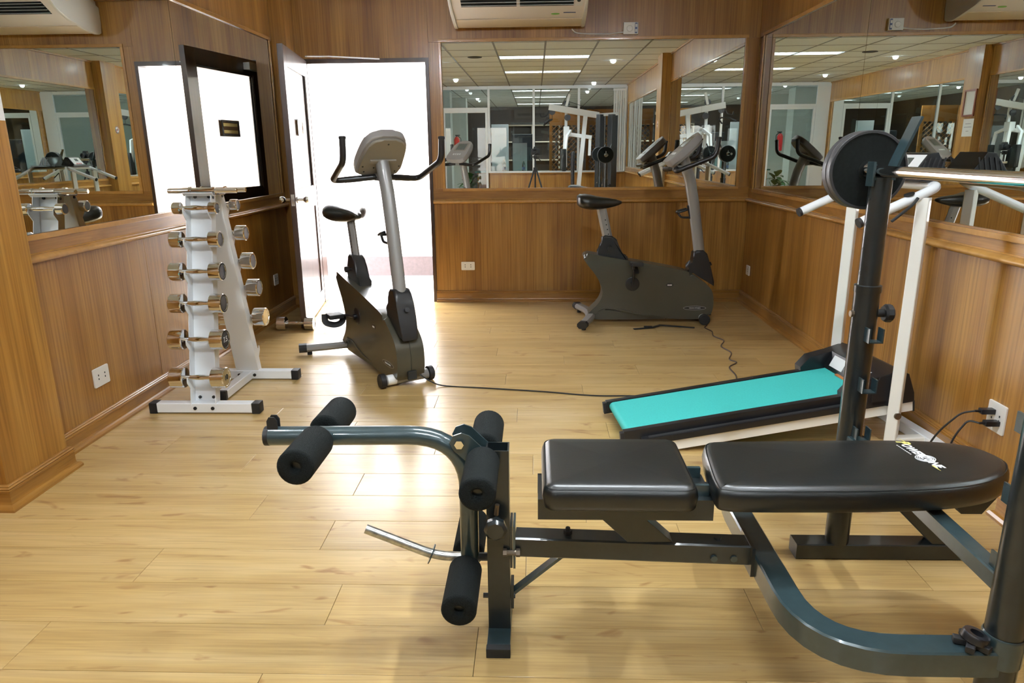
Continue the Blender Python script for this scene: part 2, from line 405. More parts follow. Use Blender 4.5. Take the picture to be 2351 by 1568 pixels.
# ------------------------------------------------------------------ wall mirrors (recessed panes in thin moulding)
def wall_mirror(label, P, U, w, z0, z1, cuts, N):
    """P: start point on the wall face, U: unit direction along the wall, N: into the room"""
    P, U, N = Vector(P), Vector(U), Vector(N)
    t = thing('wall_mirror', label, 'mirror', P + Vector((0, 0, z0)))
    xs = [0] + cuts + [w]
    R = Matrix((( U.x, N.x, 0, P.x), (U.y, N.y, 0, P.y), (0, 0, 1, 0), (0, 0, 0, 1)))
    for a, b_ in zip(xs, xs[1:]):
        part('pane', B().box(a+.0018, b_-.0018, -.014, -.006, z0+.001, z1-.001, R), 'mirror', t)
    f = .024
    for a, b_, c, d in ((-f, w+f, z0-f, z0), (-f, w+f, z1, z1+f), (-f, 0, z0, z1), (w, w+f, z0, z1)):
        q = B()
        if b_-a > d-c: path = [(a, 0, (c+d)/2), (b_, 0, (c+d)/2)]
        q.box(a, b_, -.004, .007, c, d, bev=.003)
        bmesh.ops.transform(q.b, matrix=R, verts=q.b.verts)
        part('moulding', q, 'moulding', t)
    return t
wall_mirror('long frameless-seamed mirror on the wall behind the dumbbell rack', (XL, COLL[2]+.03, 0), (0, 1, 0), 5.775-COLL[2]-.03, MB, MT, [4.25-COLL[2]-.03], (1, 0, 0))
wall_mirror('mirror near the glass partition on the dumbbell rack side', (XL, YP+.15, 0), (0, 1, 0), COLL[1]-.05-YP-.15, MB, MT, [1.8], (1, 0, 0))
wall_mirror('wide wood-framed mirror on the end wall above the second bike', (MBX0, D, 0), (1, 0, 0), MBX1-MBX0, MB+.012, MT+.002, [], (0, -1, 0))
wall_mirror('long mirror with a vertical joint on the wall behind the treadmill', (XR, COLR[2]+.03, 0), (0, 1, 0), 5.905-COLR[2]-.03, MB-.008, MT, [4.12-COLR[2]-.03], (-1, 0, 0))
wall_mirror('mirror near the glass partition on the treadmill side', (XR, YP+.15, 0), (0, 1, 0), COLR[1]-.05-YP-.15, MB, MT, [1.7], (-1, 0, 0))

# ------------------------------------------------------------------ door
HX, HY = -1.868, D-.01
ang = math.atan2(4.985-HY, -1.715-HX)           # direction of the leaf from the hinge
door = bpy.data.objects.new('door_1', None); COL.objects.link(door); door['kind'] = 'structure'; door['label'] = 'dark wooden door standing open into the room with frosted upper pane'; door['category'] = 'door'
door.location = (HX, HY, 0); door.rotation_euler = (0, 0, ang); WM[door.name] = Matrix.Translation((HX, HY, 0)) @ Matrix.Rotation(ang, 4, 'Z')
LW, LT, LZ = .985, .04, 1.985
b = B().box(.004, .115, -LT/2, LT/2, .008, LZ, bev=.002).box(LW-.115, LW, -LT/2, LT/2, .008, LZ, bev=.002).box(.115, LW-.115, -LT/2, LT/2, 1.87, LZ).box(.115, LW-.115, -LT/2, LT/2, .85, 1.0)
b.box(.115, LW-.115, -LT/2, LT/2, .008, .13)
leaf = part('leaf', b, 'door_wood', door, world=False)
part('leaf_panel', B().box(.115, LW-.115, -.011, .011, .13, .85), 'door_wood', leaf, world=False)
part('pane', B().box(.115, LW-.115, -.004, .004, 1.0, 1.87), 'frosted', leaf, world=False)
for s in (-1, 1):
    part('glazing_bead', B().box(.115, .127, s*.012-.005, s*.012+.005, 1.0, 1.87).box(LW-.127, LW-.115, s*.012-.005, s*.012+.005, 1.0, 1.87).box(.127, LW-.127, s*.012-.005, s*.012+.005, 1.858, 1.87).box(.127, LW-.127, s*.012-.005, s*.012+.005, 1.0, 1.012), 'door_wood', leaf, world=False)
lk = LW-.06
b = B()
for s in (-1, 1):
    b.lathe([(0, 0), (.026, 0), (.026, .006), (.011, .010), (.010, .040), (.022, .052), (.027, .066), (.022, .080), (0, .086)], (lk, s*LT/2, .945), (0, s, 0), 18)
part('knob', b, 'chrome', door, world=False)
part('latch_plate', B().box(LW-.001, LW+.0015, -.012, .012, .905, .985), 'chrome', door, world=False)
b = B().box(.06, .25, -.075, -.02, 1.90, 1.955, bev=.006)
cl = part('door_closer', b, 'alu', door, world=False)
# closer arm reaches from the leaf to the head of the frame
part('closer_arm', B().sq([(HX+.10, HY-.26, 1.99), (HX+.22, HY-.06, 2.012), (HX+.62, HY-.018, 1.992)], .022, .008), 'alu', cl)
# ornamental sign hung on the pane
b = B(); rnd = random.Random(3); sx0, sx1, sz0, sz1 = .385, .625, 1.395, 1.515
for s in (-1, 1):
    y = s*.012
    b.box(sx0, sx1, min(y, y+s*.004), max(y, y+s*.004), sz0, sz0+.02).box(sx0, sx1, min(y, y+s*.004), max(y, y+s*.004), sz1-.02, sz1).box(sx0, sx0+.02, min(y, y+s*.004), max(y, y+s*.004), sz0, sz1).box(sx1-.02, sx1, min(y, y+s*.004), max(y, y+s*.004), sz0, sz1)
    for k in range(10):
        x = sx0+.02+(sx1-sx0-.04)*k/9
        b.ball((x, y, sz0+.010), .009, 1, .6, 1, 8).ball((x, y, sz1-.010), .009, 1, .6, 1, 8)
sg = part('door_sign', b, 'office_dark', door, world=False)
part('sign_board', B().box(sx0+.01, sx1-.01, -.012, .012, sz0+.01, sz1-.01), 'lattice', sg, world=False)
part('sign_stripe', B().box(sx0+.022, sx1-.022, -.0132, .0132, sz0+.024, sz0+.046).box(sx0+.022, sx1-.022, -.0132, .0132, sz1-.046, sz1-.024), 'brass', sg, world=False)
# frame (jambs and head)
fr = part('door_frame', B().box(DX0, DX0+.03, D-.012, D+.12, 0, DZ).box(DX1-.028, DX1, D-.012, D+.12, 0, DZ).box(DX0+.03, DX1-.028, D-.012, D+.12, DZ-.035, DZ), 'door_wood', door)

# ================================================================== OUTSIDE the doorway
struct('ground', B().box(-9, 6, D+.12, 12, -.12, -.004), 'ext_floor', 'pale paved walkway outside the open door')
struct('wall_outside', B().box(-9, 6, 7.42, 7.6, -.1, 2.45), 'ext_white', 'white sunlit wall across the walkway outside')
struct('baseboard_outside', B().box(-9, 6, 7.395, 7.42, -.004, .20), 'ext_band', 'dusty pink stone skirting along the outside wall')

# ================================================================== CEILING
ceil = struct('ceiling', B().box(XL-.14, XR+.14, -9.2, D+.14, ZC+.12, ZC+.2), 'tile', 'white suspended ceiling of square tiles with dark grid lines')
GX = [XL] + [.12+.607*k for k in range(-3, 3)] + [XR]
GY0 = 2.17
def tile_mesh(w, h):
    k = ('t', round(w, 3), round(h, 3))
    if k not in CACHE:
        me = B().box(-w/2+.009, w/2-.009, -h/2+.009, h/2-.009, 0, .012, bev=.002).mesh('tile', 1); me.materials.append(MAT['tile']); CACHE[k] = me
    return CACHE[k]
FIX = [1.87, .049]                     # y0 of the light troffers (each .30 deep, two tiles wide)
OFFICE_FIX = [GY0-.607*10, GY0-.607*13-.0, GY0-.607*17]
ys = sorted([GY0+.607*k for k in range(-19, 7)])
ys = [v for v in ys if v < D-.05] + [D]
for y0, y1 in zip(ys, ys[1:]):
    for i, (x0, x1) in enumerate(zip(GX, GX[1:])):
        if x1-x0 < .03: continue
        ya = y0
        lit = [f for f in FIX+OFFICE_FIX if y0-.01 <= f < y1-.05]
        if lit and i in (3, 4):
            ya, yb = y0, y1-.30
            f = lit[0]
            if yb-ya > .05: inst('tile', tile_mesh(x1-x0, yb-ya), ((x0+x1)/2, (ya+yb)/2, ZC), ceil)
        else:
            inst('tile', tile_mesh(x1-x0, y1-y0), ((x0+x1)/2, (y0+y1)/2, ZC), ceil)
b = B()
for x in GX[1:-1]: b.box(x-.011, x+.011, -9, D, ZC-.003, ZC+.010)
for y in ys[:-1]: b.box(XL, XR, y-.007, y+.007, ZC-.002, ZC+.0095)
part('grid_bar', b, 'tile_grid', ceil)
def troffer(yc, lamp, label, group):
    x0, x1 = GX[3]+.006, GX[5]-.006; y0, y1 = yc-.144, yc+.144
    t = thing('ceiling_light', label, 'light', ((x0+x1)/2, yc, ZC), 0, group)
    part('housing', B().box(x0, x1, y0, y1, ZC+.095, ZC+.10).box(x0, x1, y0, y0+.004, ZC+.0, ZC+.095).box(x0, x1, y1-.004, y1, ZC, ZC+.095).box(x0, x0+.004, y0, y1, ZC, ZC+.095).box(x1-.004, x1, y0, y1, ZC, ZC+.095), 'reflector', t)
    for s in (-.07, .07): part('tube', B().cyl((x0+.03, yc+s, ZC+.060), (x1-.03, yc+s, ZC+.060), .013, 10), lamp, t)
    for k in range(1, 13):
        x = x0+(x1-x0)*k/13
        part('louver_blade', B().box(x-.0015, x+.0015, y0+.004, y1-.004, ZC+.002, ZC+.036), 'louver', t)
    part('louver_spine', B().box(x0+.004, x1-.004, yc-.002, yc+.002, ZC+.002, ZC+.038), 'louver', t)
    return t
for f, l_ in zip(FIX, ('louvred ceiling light in the middle of the room', 'louvred ceiling light directly above the camera tripod')):
    troffer(f+.15, 'tube_lamp', l_, 'ceiling lights of the exercise room')
for k, f in enumerate(OFFICE_FIX):
    troffer(f+.607-.15, 'tube_office', ['louvred light over the office, first behind the glass', 'louvred light over the office, second behind the glass', 'louvred light over the office, farthest from the glass'][k], 'office ceiling lights')
def downlight(x, y, label):
    t = thing('downlight', label, 'light', (x, y, ZC), 0, 'round recessed downlights')
    part('trim_ring', B().lathe([(.045, -.004), (.062, -.004), (.062, 0.001), (.045, .001)], (x, y, ZC), seg=24), 'alu', t)
    part('lamp_bulb', B().lathe([(.036, -.001), (.036, -.012), (.031, -.028), (.019, -.040), (0, -.045)], (x, y, ZC), seg=16), 'down_lamp', t)
for x, y, l_ in ((1.08, 1.62, 'round downlight above the bench rack'), (1.08, -1.70, 'round downlight above the weight machine by the glass'), (-1.37, -.80, 'round downlight near the plant and glass door'), (-1.37, 1.62, 'round downlight above the left wall notices'), 
                 (-1.36, -2.75, 'office downlight closest to the glass door'), (-1.36, -5.4, 'office downlight farther along the column side'), (1.1, -3.67, 'office downlight above the lattice screens')):
    downlight(x, y, l_)
v = thing('ceiling_grille', 'dark slotted air grille in the ceiling above the treadmill', 'vent', (.43, 3.84, ZC))
part('frame', B().box(.13, .72, 3.70, 3.712, ZC-.008, ZC, bev=.002).box(.13, .72, 3.968, 3.98, ZC-.008, ZC, bev=.002).box(.13, .142, 3.712, 3.968, ZC-.008, ZC).box(.708, .72, 3.712, 3.968, ZC-.008, ZC), 'alu', v)
part('opening', B().box(.142, .708, 3.712, 3.968, ZC-.002, ZC), 'dark_gap', v)
for k in range(6): part('slat', B().box(.142, .708, 3.735+k*.04, 3.755+k*.04, ZC-.007, ZC-.004), 'alu', v)
v = thing('ceiling_vent', 'small dark opening in a ceiling tile', 'vent', (-.80, 2.12, ZC))
part('collar', B().lathe([(.075, -.006), (.095, -.006), (.095, 0), (.075, 0)], (-.80, 2.12, ZC), seg=24), 'rubber', v)
part('opening', B().lathe([(0, -.003), (.076, -.003), (.076, 0), (0, 0)], (-.80, 2.12, ZC), seg=24), 'dark_gap', v)

# ================================================================== BENCH (built in world coordinates)
BY = 1.66
bench = thing('weight_bench', 'black padded weight bench with grey steel frame and leg developer', 'weight bench', (-.095, BY, 0))
w = .004
x0, x1, y0, y1 = -.126, -.067, 1.631, 1.690
part('front_post', B().box(x0, x1, y0, y0+w, .025, .543).box(x0, x1, y1-w, y1, .025, .543).box(x0, x0+w, y0+w, y1-w, .025, .543).box(x1-w, x1, y0+w, y1-w, .025, .543).box(x0+w, x1-w, y0+w, y1-w, .3, .46), 'steel_dark', bench)
ft = part('front_foot', B().box(x0-.001, x1+.001, 1.560, 1.765, .002, .0255, bev=.002), 'steel', bench)
for a, b_ in ((1.545, 1.566), (1.759, 1.780)): part('end_cap', B().box(x0-.002, x1+.002, a, b_, 0, .027, bev=.002), 'rubber', ft)
part('mount_plate', B().box(-.066, -.060, 1.625, 1.70, .215, .335), 'steel_dark', bench)
part('mount_plate', B().box(-.058, -.052, 1.622, 1.70, .215, .335), 'steel', bench)
b = B()
for yy in (1.626,): b.cyl((-.078, yy-.004, .262), (-.040, yy-.004, .262), .007, 8).cyl((-.084, yy-.004, .262), (-.074, yy-.004, .262), .011, 6).cyl((-.050, yy-.004, .262), (-.040, yy-.004, .262), .011, 6)
part('mount_bolt', b, 'bolt', bench)
rl = part('main_rail', B().sq([(-.052, 1.662, .2705), (.548, 1.632, .2705)], .060, .056, c=.004), 'steel_dark', bench)
part('rail_bolt', B().cyl((.085, 1.655, .298), (.085, 1.655, .310), .011, 6).cyl((.085, 1.655, .310), (.085, 1.655, .318), .006, 8), 'rubber', rl)
part('rail_bolt', B().cyl((.47, 1.637, .298), (.47, 1.637, .304), .010, 6), 'steel_dark', rl)
for x in (.455, .505): part('rail_bolt', B().cyl((x, 1.608, .262), (x, 1.600, .262), .009, 8), 'steel', rl)
part('brace', B().sq([(-.064, 1.66, .118), (.070, 1.66, .236), (.10, 1.66, .240)], .030, .008, up=(0, 0, 1)), 'steel', bench)
part('brace_plate', B().box(-.066, -.058, 1.635, 1.685, .085, .155), 'steel_dark', bench)
part('post_bolt', B().cyl((-.140, 1.645, .118), (-.054, 1.645, .118), .007, 8), 'steel_dark', bench)
part('seat_support', B().prism([(.135, .395), (.247, .395), (.352, .298), (.236, .298)], 1.618, 1.672, 'y', bev=.002), 'steel_dark', bench)
part('seat_bracket', B().box(.006, .438, 1.575, 1.581, .385, .440).box(.006, .438, 1.581, 1.72, .434, .440).box(.006, .438, 1.714, 1.72, .385, .440), 'steel_dark', bench)
part('hinge', B().box(.388, .431, 1.60, 1.612, .41, .468, bev=.002).box(.388, .431, 1.70, 1.712, .41, .468, bev=.002).cyl((.414, 1.58, .432), (.414, 1.73, .432), .007, 8), 'steel', bench)
def pad(name, outline, zt, th, parent, puff=.012, r=.020):
    """stuffed upholstery: rounded rim, slightly domed top, stitched seam"""
    cx = sum(p[0] for p in outline)/len(outline); cy = sum(p[1] for p in outline)/len(outline)
    def ring(d, z):
        out = []
        n = len(outline)
        for i, (px, py) in enumerate(outline):
            ax, ay = outline[i-1]; bx_, by_ = outline[(i+1) % n]
            t = Vector((bx_-ax, by_-ay)).normalized(); nn = Vector((t.y, -t.x))
            if nn.dot(Vector((px-cx, py-cy))) < 0: nn = -nn
            out.append((px-nn.x*d, py-nn.y*d, z))
        return out
    rings = [ring(.012, zt-th), ring(.002, zt-th+.006), ring(0, zt-th+.018), ring(-.002, zt-th*.5), ring(0, zt-.020), ring(.004, zt-.010), ring(.008, zt-.0085), ring(.012, zt-.004), ring(.022, zt+.001)]
    q = B(); V = [[q.b.verts.new(p) for p in r_] for r_ in rings]
    n = len(outline)
    for A, C in zip(V, V[1:]):
        for i in range(n): q.b.faces.new((A[i], A[(i+1) % n], C[(i+1) % n], C[i]))
    prev = V[-1]
    for k in range(1, 5):
        f = 1-k/5; z = zt+.001+puff*(1-f*f)
        cur = [q.b.verts.new((cx+(v.co.x-cx)*f, cy+(v.co.y-cy)*f, z)) for v in V[-1]]
        for i in range(n): q.b.faces.new((prev[i], prev[(i+1) % n], cur[(i+1) % n], cur[i]))
        prev = cur
    c = q.b.verts.new((cx, cy, zt+.001+puff))
    for i in range(n): q.b.faces.new((prev[i], prev[(i+1) % n], c))
    q.b.faces.new(list(reversed(V[0])))
    o = part(name, q, 'vinyl', parent, ang=60)
    part('seam', B().tube([Vector(p)+Vector((0, 0, .0005)) for p in ring(.006, zt-.0085)], .0016, 6, closed=True), 'vinyl', o)
    return o
def dense(pts, n=4):
    """closed Catmull-Rom"""
    P = [Vector((*p, 0)) for p in pts]; o = []; L = len(P)
    for i in range(L):
        a, b_, c, d = P[i-1], P[i], P[(i+1) % L], P[(i+2) % L]
        for k in range(n):
            t = k/n
            v = .5*((2*b_)+(c-a)*t+(2*a-5*b_+4*c-d)*t*t+(3*b_-a-3*c+d)*t**3); o.append((v.x, v.y))
    return o
seat_o = [(x, y) for x, y in rrect(.018, .386, 1.505, 1.818, .035, 6)]
so = []
for i, p in enumerate(seat_o):                       # add points along the straight edges
    a, b_ = Vector(p), Vector(seat_o[(i+1) % len(seat_o)])
    m_ = max(1, int((b_-a).length/.05)); so += [tuple(a.lerp(b_, k/m_)) for k in range(m_)]
seat = pad('seat_pad', so, .506, .066, bench, .004)
bo = dense([(.428, 1.540), (.444, 1.513), (.50, 1.506), (.65, 1.507), (.80, 1.511), (.95, 1.524), (1.06, 1.552), (1.14, 1.600), (1.184, 1.652), (1.194, 1.695), (1.178, 1.750), (1.13, 1.790), (1.04, 1.812), (.90, 1.816), (.75, 1.812), (.60, 1.806), (.50, 1.802), (.464, 1.790), (.448, 1.755), (.436, 1.66)])
back = pad('backrest_pad', bo, .506, .066, bench, .004)
# printed logo across the backrest: reads from the far edge toward the near edge
LM = Matrix.Translation((.981, 1.702, .5118)) @ Matrix.Rotation(math.radians(-83), 4, 'Z') @ Matrix.Diagonal((.63, .78, 1, 1))
part('logo_letters', B().text('OWERZONE', .040, LM @ Matrix.Translation((.022, 0, 0)), shear=.25, bold=.0012), 'print_white', back)
part('logo_letters', B().text('P', .055, LM @ Matrix.Translation((-.108, .004, 0)), shear=.3, bold=.0015).prism([(-.150, .012), (-.10, .020), (-.10, .014)], 0, .0005, 'z', LM).prism([(.118, -.018), (.165, -.014), (.118, -.010)], 0, .0005, 'z', LM), 'print_yellow', back)
q = B()
for r_ in (.020, .026, .032):
    q.sweep([LM @ Vector((.052+r_*1.0*math.cos(2*PI*k/28), -.002+r_*.95*math.sin(2*PI*k/28), 0)) for k in range(28)], [(-.001, 0), (.001, 0), (.001, .0006), (-.001, .0006)], closed=True)
part('logo_rings', q, 'print_white', back)
q = B()
for k in range(9): q.box(-.085+k*.011, -.085+k*.011+.006, -.030, -.026, 0, .0005, LM)
part('logo_dashes', q, 'print_white', back)
part('backrest_bracket', B().box(.43, 1.10, 1.640, 1.68, .410, .439, bev=.002).prism([(1.02, .440), (1.13, .440), (1.10, .395), (1.05, .395)], 1.60, 1.70, 'y'), 'steel_dark', bench)
# base frame: U-shaped tube joining both posts
PXF, PYF, PXN, PYN = .968, 2.052, .960, 1.268
U = fillet([(PXF, PYF, .250), (.583, PYF, .250), (.583, PYN, .250), (PXN, PYN, .250)], .19, 8)
part('base_frame', B().sq(U, .062, .060, c=.004), 'steel', bench)
part('joint_plate', B().box(.544, .552, 1.585, 1.685, .222, .302), 'steel_dark', bench)
for nm, PX_, PY_ in (('far', PXF, PYF), ('near', PXN, PYN)):
    s = 1 if nm == 'far' else -1
    part('foot', B().sq([(.832, PY_, .027), (1.385, PY_, .027)], .064, .052, c=.003), 'steel_dark', bench)
    p_ = part('post_sleeve', B().lathe([(.0355, .050), (.0355, .862), (.0378, .866), (.0378, .884), (.030, .886)], (PX_, PY_, 0), seg=28), 'steel_dark', bench)
    part('post_tube', B().lathe([(.030, .80), (.030, 1.190), (0, 1.190)], (PX_, PY_, 0), seg=28), 'steel_dark', bench)
    part('sleeve_collar', B().lathe([(.0365, .24), (.0395, .245), (.0395, .305), (.0365, .31)], (PX_, PY_, 0), seg=28), 'steel', bench)
    q = B()
    for z in (.92, .99, 1.06, 1.13): q.cyl((PX_-.0290, PY_-.006, z), (PX_-.0306, PY_-.006, z), .0048, 8)
    part('pin_hole', q, 'dark_gap', p_)
    part('brace', B().sq([(1.318, PY_, .048), (.978, PY_, .388)], .050, .080, c=.003), 'steel_dark', bench)
    kn = part('knob', B().cyl((PX_+.032, PY_, .800), (PX_+.056, PY_, .800), .012, 12).lathe([(0, 0), (.022, 0), (.027, .006), (.027, .020), (.020, .026), (0, .026)], (PX_+.054, PY_, .800), (1, 0, 0), 10), 'rubber', bench)
    part('sleeve_bolt', B().cyl((PX_-.034, PY_-.005, .800), (PX_-.044, PY_-.005, .800), .010, 8), 'bolt', bench)
    for z in (.725, .572, .418):                         # U-shaped bar rests facing the bench
        yy = PY_-s*.0345; q = B(); a_, b_ = sorted((yy, yy-s*.032))
        q.box(PX_-.008, PX_+.030, a_, b_, z, z+.004).box(PX_-.010, PX_-.006, a_, b_, z, z+.042).box(PX_+.028, PX_+.032, a_, b_, z, z+.042)
        part('bar_rest', q, 'steel', bench)
    q = B().box(PX_-.034, PX_-.026, PY_-.020, PY_+.020, 1.165, 1.232, bev=.002).box(PX_-.03, PX_+.03, PY_-.020, PY_+.020, 1.182, 1.190)
    q.sq([(PX_+.018, PY_, 1.183), (PX_+.034, PY_, 1.235), (PX_+.078, PY_, 1.350)], .052, .007, up=(1, 0, .3))
    part('bar_cradle', q, 'steel', bench)
part('crossbar', B().sq([(PXN, PYN, .405), (PXF, PYF, .405)], .040, .040, c=.003), 'steel', bench)
# leg developer
arm = part('leg_lever', B().tube(fillet([(-.686, BY, .570), (-.172, BY, .575), (-.175, BY, .165)], .155, 10), .0245, 16), 'steel', bench)
part('end_cap', B().cyl((-.692, BY, .570), (-.680, BY, .570), .0252, 16), 'rubber', arm)
q = B()
for s in (-.009, .009): q.prism([(-.682, .588), (-.655, .588), (-.655, .614), (-.662, .624), (-.676, .624), (-.682, .614)], BY+s-.002, BY+s+.002, 'y')
part('cable_eye', q, 'rubber', arm)
q = B()
for s in (-.030, .030): q.prism([(-.215, .565), (-.205, .585), (-.185, .592), (-.165, .585), (-.100, .520), (-.100, .470), (-.125, .470), (-.205, .545)], BY+s-.0025, BY+s+.0025, 'y')
part('pivot_bracket', q, 'steel', bench)
part('pivot_bolt', B().cyl((-.190, BY-.042, .565), (-.190, BY+.042, .565), .008, 10).cyl((-.190, BY-.044, .565), (-.190, BY-.034, .565), .012, 6), 'chrome', bench)
def roller(x, z, yn, yf, L=.180, r=.043, dx=0., dz=0.):
    ax_ = Vector((dx, yf-yn, dz)).normalized(); p0 = Vector((x, yn, z)); p1 = Vector((x+dx, yf, z+dz))
    part('roller_bar', B().cyl(p0+ax_*.018, p1-ax_*.018, .0115, 10), 'steel_dark', bench)
    for a in (p0, p1-ax_*L):
        prof = [(.0112, .018), (.0125, .004), (.020, 0), (r-.006, 0), (r, .006), (r, L-.006), (r-.006, L), (.020, L), (.0125, L-.004), (.0112, L-.018)]
        part('foam_roller', B().lathe(prof, a, ax_, 28), 'foam', bench, ang=60)
roller(-.546, .580, 1.450, 1.885, dx=-.010, dz=-.026)
roller(-.132, .518, 1.445, 1.878)
roller(-.183, .212, 1.445, 1.878)
peg = part('weight_peg', B().tube(fillet([(-.168, BY, .226), (-.262, BY, .226), (-.450, BY, .306)], .05, 6), .0125, 14), 'steel_peg', bench)
part('peg_flange', B().lathe([(0, 0), (.027, 0), (.027, .003), (0, .003)], (-.276, BY, .232), (-.92, 0, .39), 20), 'steel', peg)
part('lever_stop', B().cyl((-.16, BY, .226), (-.126, BY, .226), .0115, 10), 'steel_dark', bench)
part('pull_pin', B().lathe([(0, 0), (.018, 0), (.029, .006), (.030, .022), (.022, .030), (0, .030)], (-.100, 1.600, .352), (0, -1, 0), 8).cyl((-.100, 1.631, .352), (-.100, 1.600, .352), .010, 10), 'steel_dark', bench)
part('pull_pin_spring', B().cyl((-.100, 1.620, .372), (-.097, 1.618, .402), .006, 8), 'bolt', bench)

# spin-lock collar left lying on the bench frame
clr = thing('spinlock_collar', 'black star-shaped spinlock collar lying on the bench base frame', 'collar', (.895, 1.262, .2815))
q = B(); c0 = Vector((.895, 1.262, .2815))
q.lathe([(.013, .012), (.013, .030), (.024, .030), (.026, .026), (.026, .014), (.013, .012)], c0, (.25, 0, 1), 20)
part('ring', q, 'black_plastic', clr)
q = B()
for k in range(5):
    a = 2*PI*k/5+.3; q.cbox(c0+Vector((.022*math.cos(a), .022*math.sin(a), .008)), (.026, .017, .014), Matrix.Rotation(a, 4, 'Z'), bev=.003)
part('star_grip', q, 'rubber', clr)

# barbell resting in the cradles, plates
BX, BZ = .957, 1.207
bar = thing('barbell', 'chrome barbell lying across the bench rack', 'barbell', (BX, 1.66, BZ))
part('shaft', B().cyl((BX, .62, BZ), (BX, 2.36, BZ), .0150, 20), 'chrome', bar)
part('stop_ring', B().cyl((BX, 2.098, BZ), (BX, 2.108, BZ), .023, 20).cyl((BX, 1.19, BZ), (BX, 1.20, BZ), .023, 20), 'chrome', bar)
def plate(y, r, th, label, group):
    t = thing('weight_plate', label, 'weight plate', (BX, y, BZ), 0, group)
    part('disc', B().lathe([(.0165, 0), (r-.008, 0), (r-.008, th), (.0165, th), (.0165, 0)], (BX, y, BZ), (0, 1, 0), 48), 'iron', t)
    part('rim', B().lathe([(r-.008, -.003), (r-.002, -.003), (r, 0), (r, th), (r-.002, th+.003), (r-.008, th+.003), (r-.008, -.003)], (BX, y, BZ), (0, 1, 0), 48), 'iron_rim', t)
    part('hub', B().lathe([(.0165, -.003), (.030, -.003), (.030, th+.003), (.0165, th+.003), (.0165, -.003)], (BX, y, BZ), (0, 1, 0), 24), 'iron', t)
plate(2.112, .111, .022, 'black iron plate against the far rack post, nearer the camera', 'plates on the far bar end')
plate(2.142, .111, .024, 'black iron plate behind the front one on the far bar end', 'plates on the far bar end')
plate(1.165, .111, .022, 'black iron plate on the near bar end, outside the near rack post', 'plates on the near bar end')
plate(1.135, .111, .022, 'outermost black iron plate on the near bar end', 'plates on the near bar end')
sl = thing('bar_collar', 'chrome collar locking the plates on the far bar end', 'collar', (BX, 2.19, BZ))
part('ring', B().lathe([(.0155, 0), (.026, 0), (.028, .004), (.028, .022), (.026, .026), (.0155, .026), (.0155, 0)], (BX, 2.172, BZ), (0, 1, 0), 20), 'chrome', sl)
part('set_screw', B().cyl((BX, 2.185, BZ+.026), (BX, 2.185, BZ+.048), .005, 8), 'chrome', sl)

# ================================================================== DUMBBELL RACK
RX, RY = -1.672, 3.585
rack = thing('dumbbell_rack', 'white A-frame dumbbell rack beside the left mirror', 'rack', (RX, RY, 0))
LEV = [1.012, .862, .707, .553, .377, .191]; RAD = [.029, .040, .045, .048, .051, .052]
def yfront(z): return 3.545-(1.075-z)*.215
def yrear(z): return 3.615+(1.075-z)*.245
for s, yf in ((-1, yfront), (1, yrear)):
    zt = 1.085
    # web plate (back of the channel) and two scalloped flanges carrying the handles
    q = B()
    for (za, zb) in ((.045, zt),):
        A = [(RX-.062, yf(za)-s*.012, za), (RX+.062, yf(za)-s*.012, za)]; C_ = [(RX-.062, yf(zb)-s*.012, zb), (RX+.062, yf(zb)-s*.012, zb)]
        o_ = Vector((0, -s*.003, 0))
        vs = [q.b.verts.new(v) for v in (A[0], A[1], C_[1], C_[0])] + [q.b.verts.new(Vector(v)+o_) for v in (A[0], A[1], C_[1], C_[0])]
        for f in ((0,1,2,3), (7,6,5,4), (0,4,5,1), (1,5,6,2), (2,6,7,3), (3,7,4,0)): q.b.faces.new([vs[i] for i in f])
    part('post_web', q, 'white_metal', rack)
    for e in (-1, 1):
        out = []; zs = sorted(LEV)
        out.append((yf(.045)+s*.036, .045))
        for z in zs:
            out += [(yf(z-.06)+s*.036, z-.06), (yf(z-.022)+s*.070, z-.026), (yf(z)+s*.073, z-.008), (yf(z)+s*.068, z+.002), (yf(z)+s*.060, z-.0125), (yf(z)+s*.046, z-.0125), (yf(z)+s*.036, z+.016)]
        out.append((yf(zt)+s*.036, zt)); out.append((yf(zt)-s*.014, zt)); out.append((yf(.045)-s*.014, .045))
        x_ = RX+e*.063
        q = B().prism(out, x_-.0018, x_+.0018, 'x')
        part('post_flange', q, 'white_metal', rack)
    # top plate folding over
    q = B()
    for z in (.075, 1.062):
        for x in (-.035, .035): q.cyl((RX+x, yf(z)-s*.012+s*.004, z), (RX+x, yf(z)-s*.012+s*.009, z), .008, 10)
    for e in (-1, 1): q.cyl((RX+e*.064, yf(1.06)+s*.016, 1.06), (RX+e*.069, yf(1.06)+s*.016, 1.06), .007, 10)
    part('bolt', q, 'rubber', rack)
for y_, xa, xb in ((3.318, -1.955, -1.388), (3.868, -1.952, -1.372)):
    f_ = part('foot', B().sq([(xa+.03, y_, .030), (xb-.03, y_, .030)], .052, .050, c=.003), 'white_metal', rack)
    for a, b_ in ((xa, xa+.042), (xb-.042, xb)):
        part('end_cap', B().box(a, b_, y_-.029, y_+.029, 0, .057, bev=.006), 'rubber', f_)
    q = B()
    for x in (-.045, .045): q.cyl((RX+x, y_-.026, .030), (RX+x, y_-.031, .030), .009, 10)
    part('bolt', q, 'rubber', f_)
bm2 = part('spine', B().sq([(RX+.005, 3.50, .028), (RX+.005, 3.842, .028)], .050, .046, c=.003), 'white_metal', rack)
part('end_cap', B().box(RX-.022, RX+.032, 3.478, 3.503, 0.002, .054, bev=.004), 'rubber', bm2)
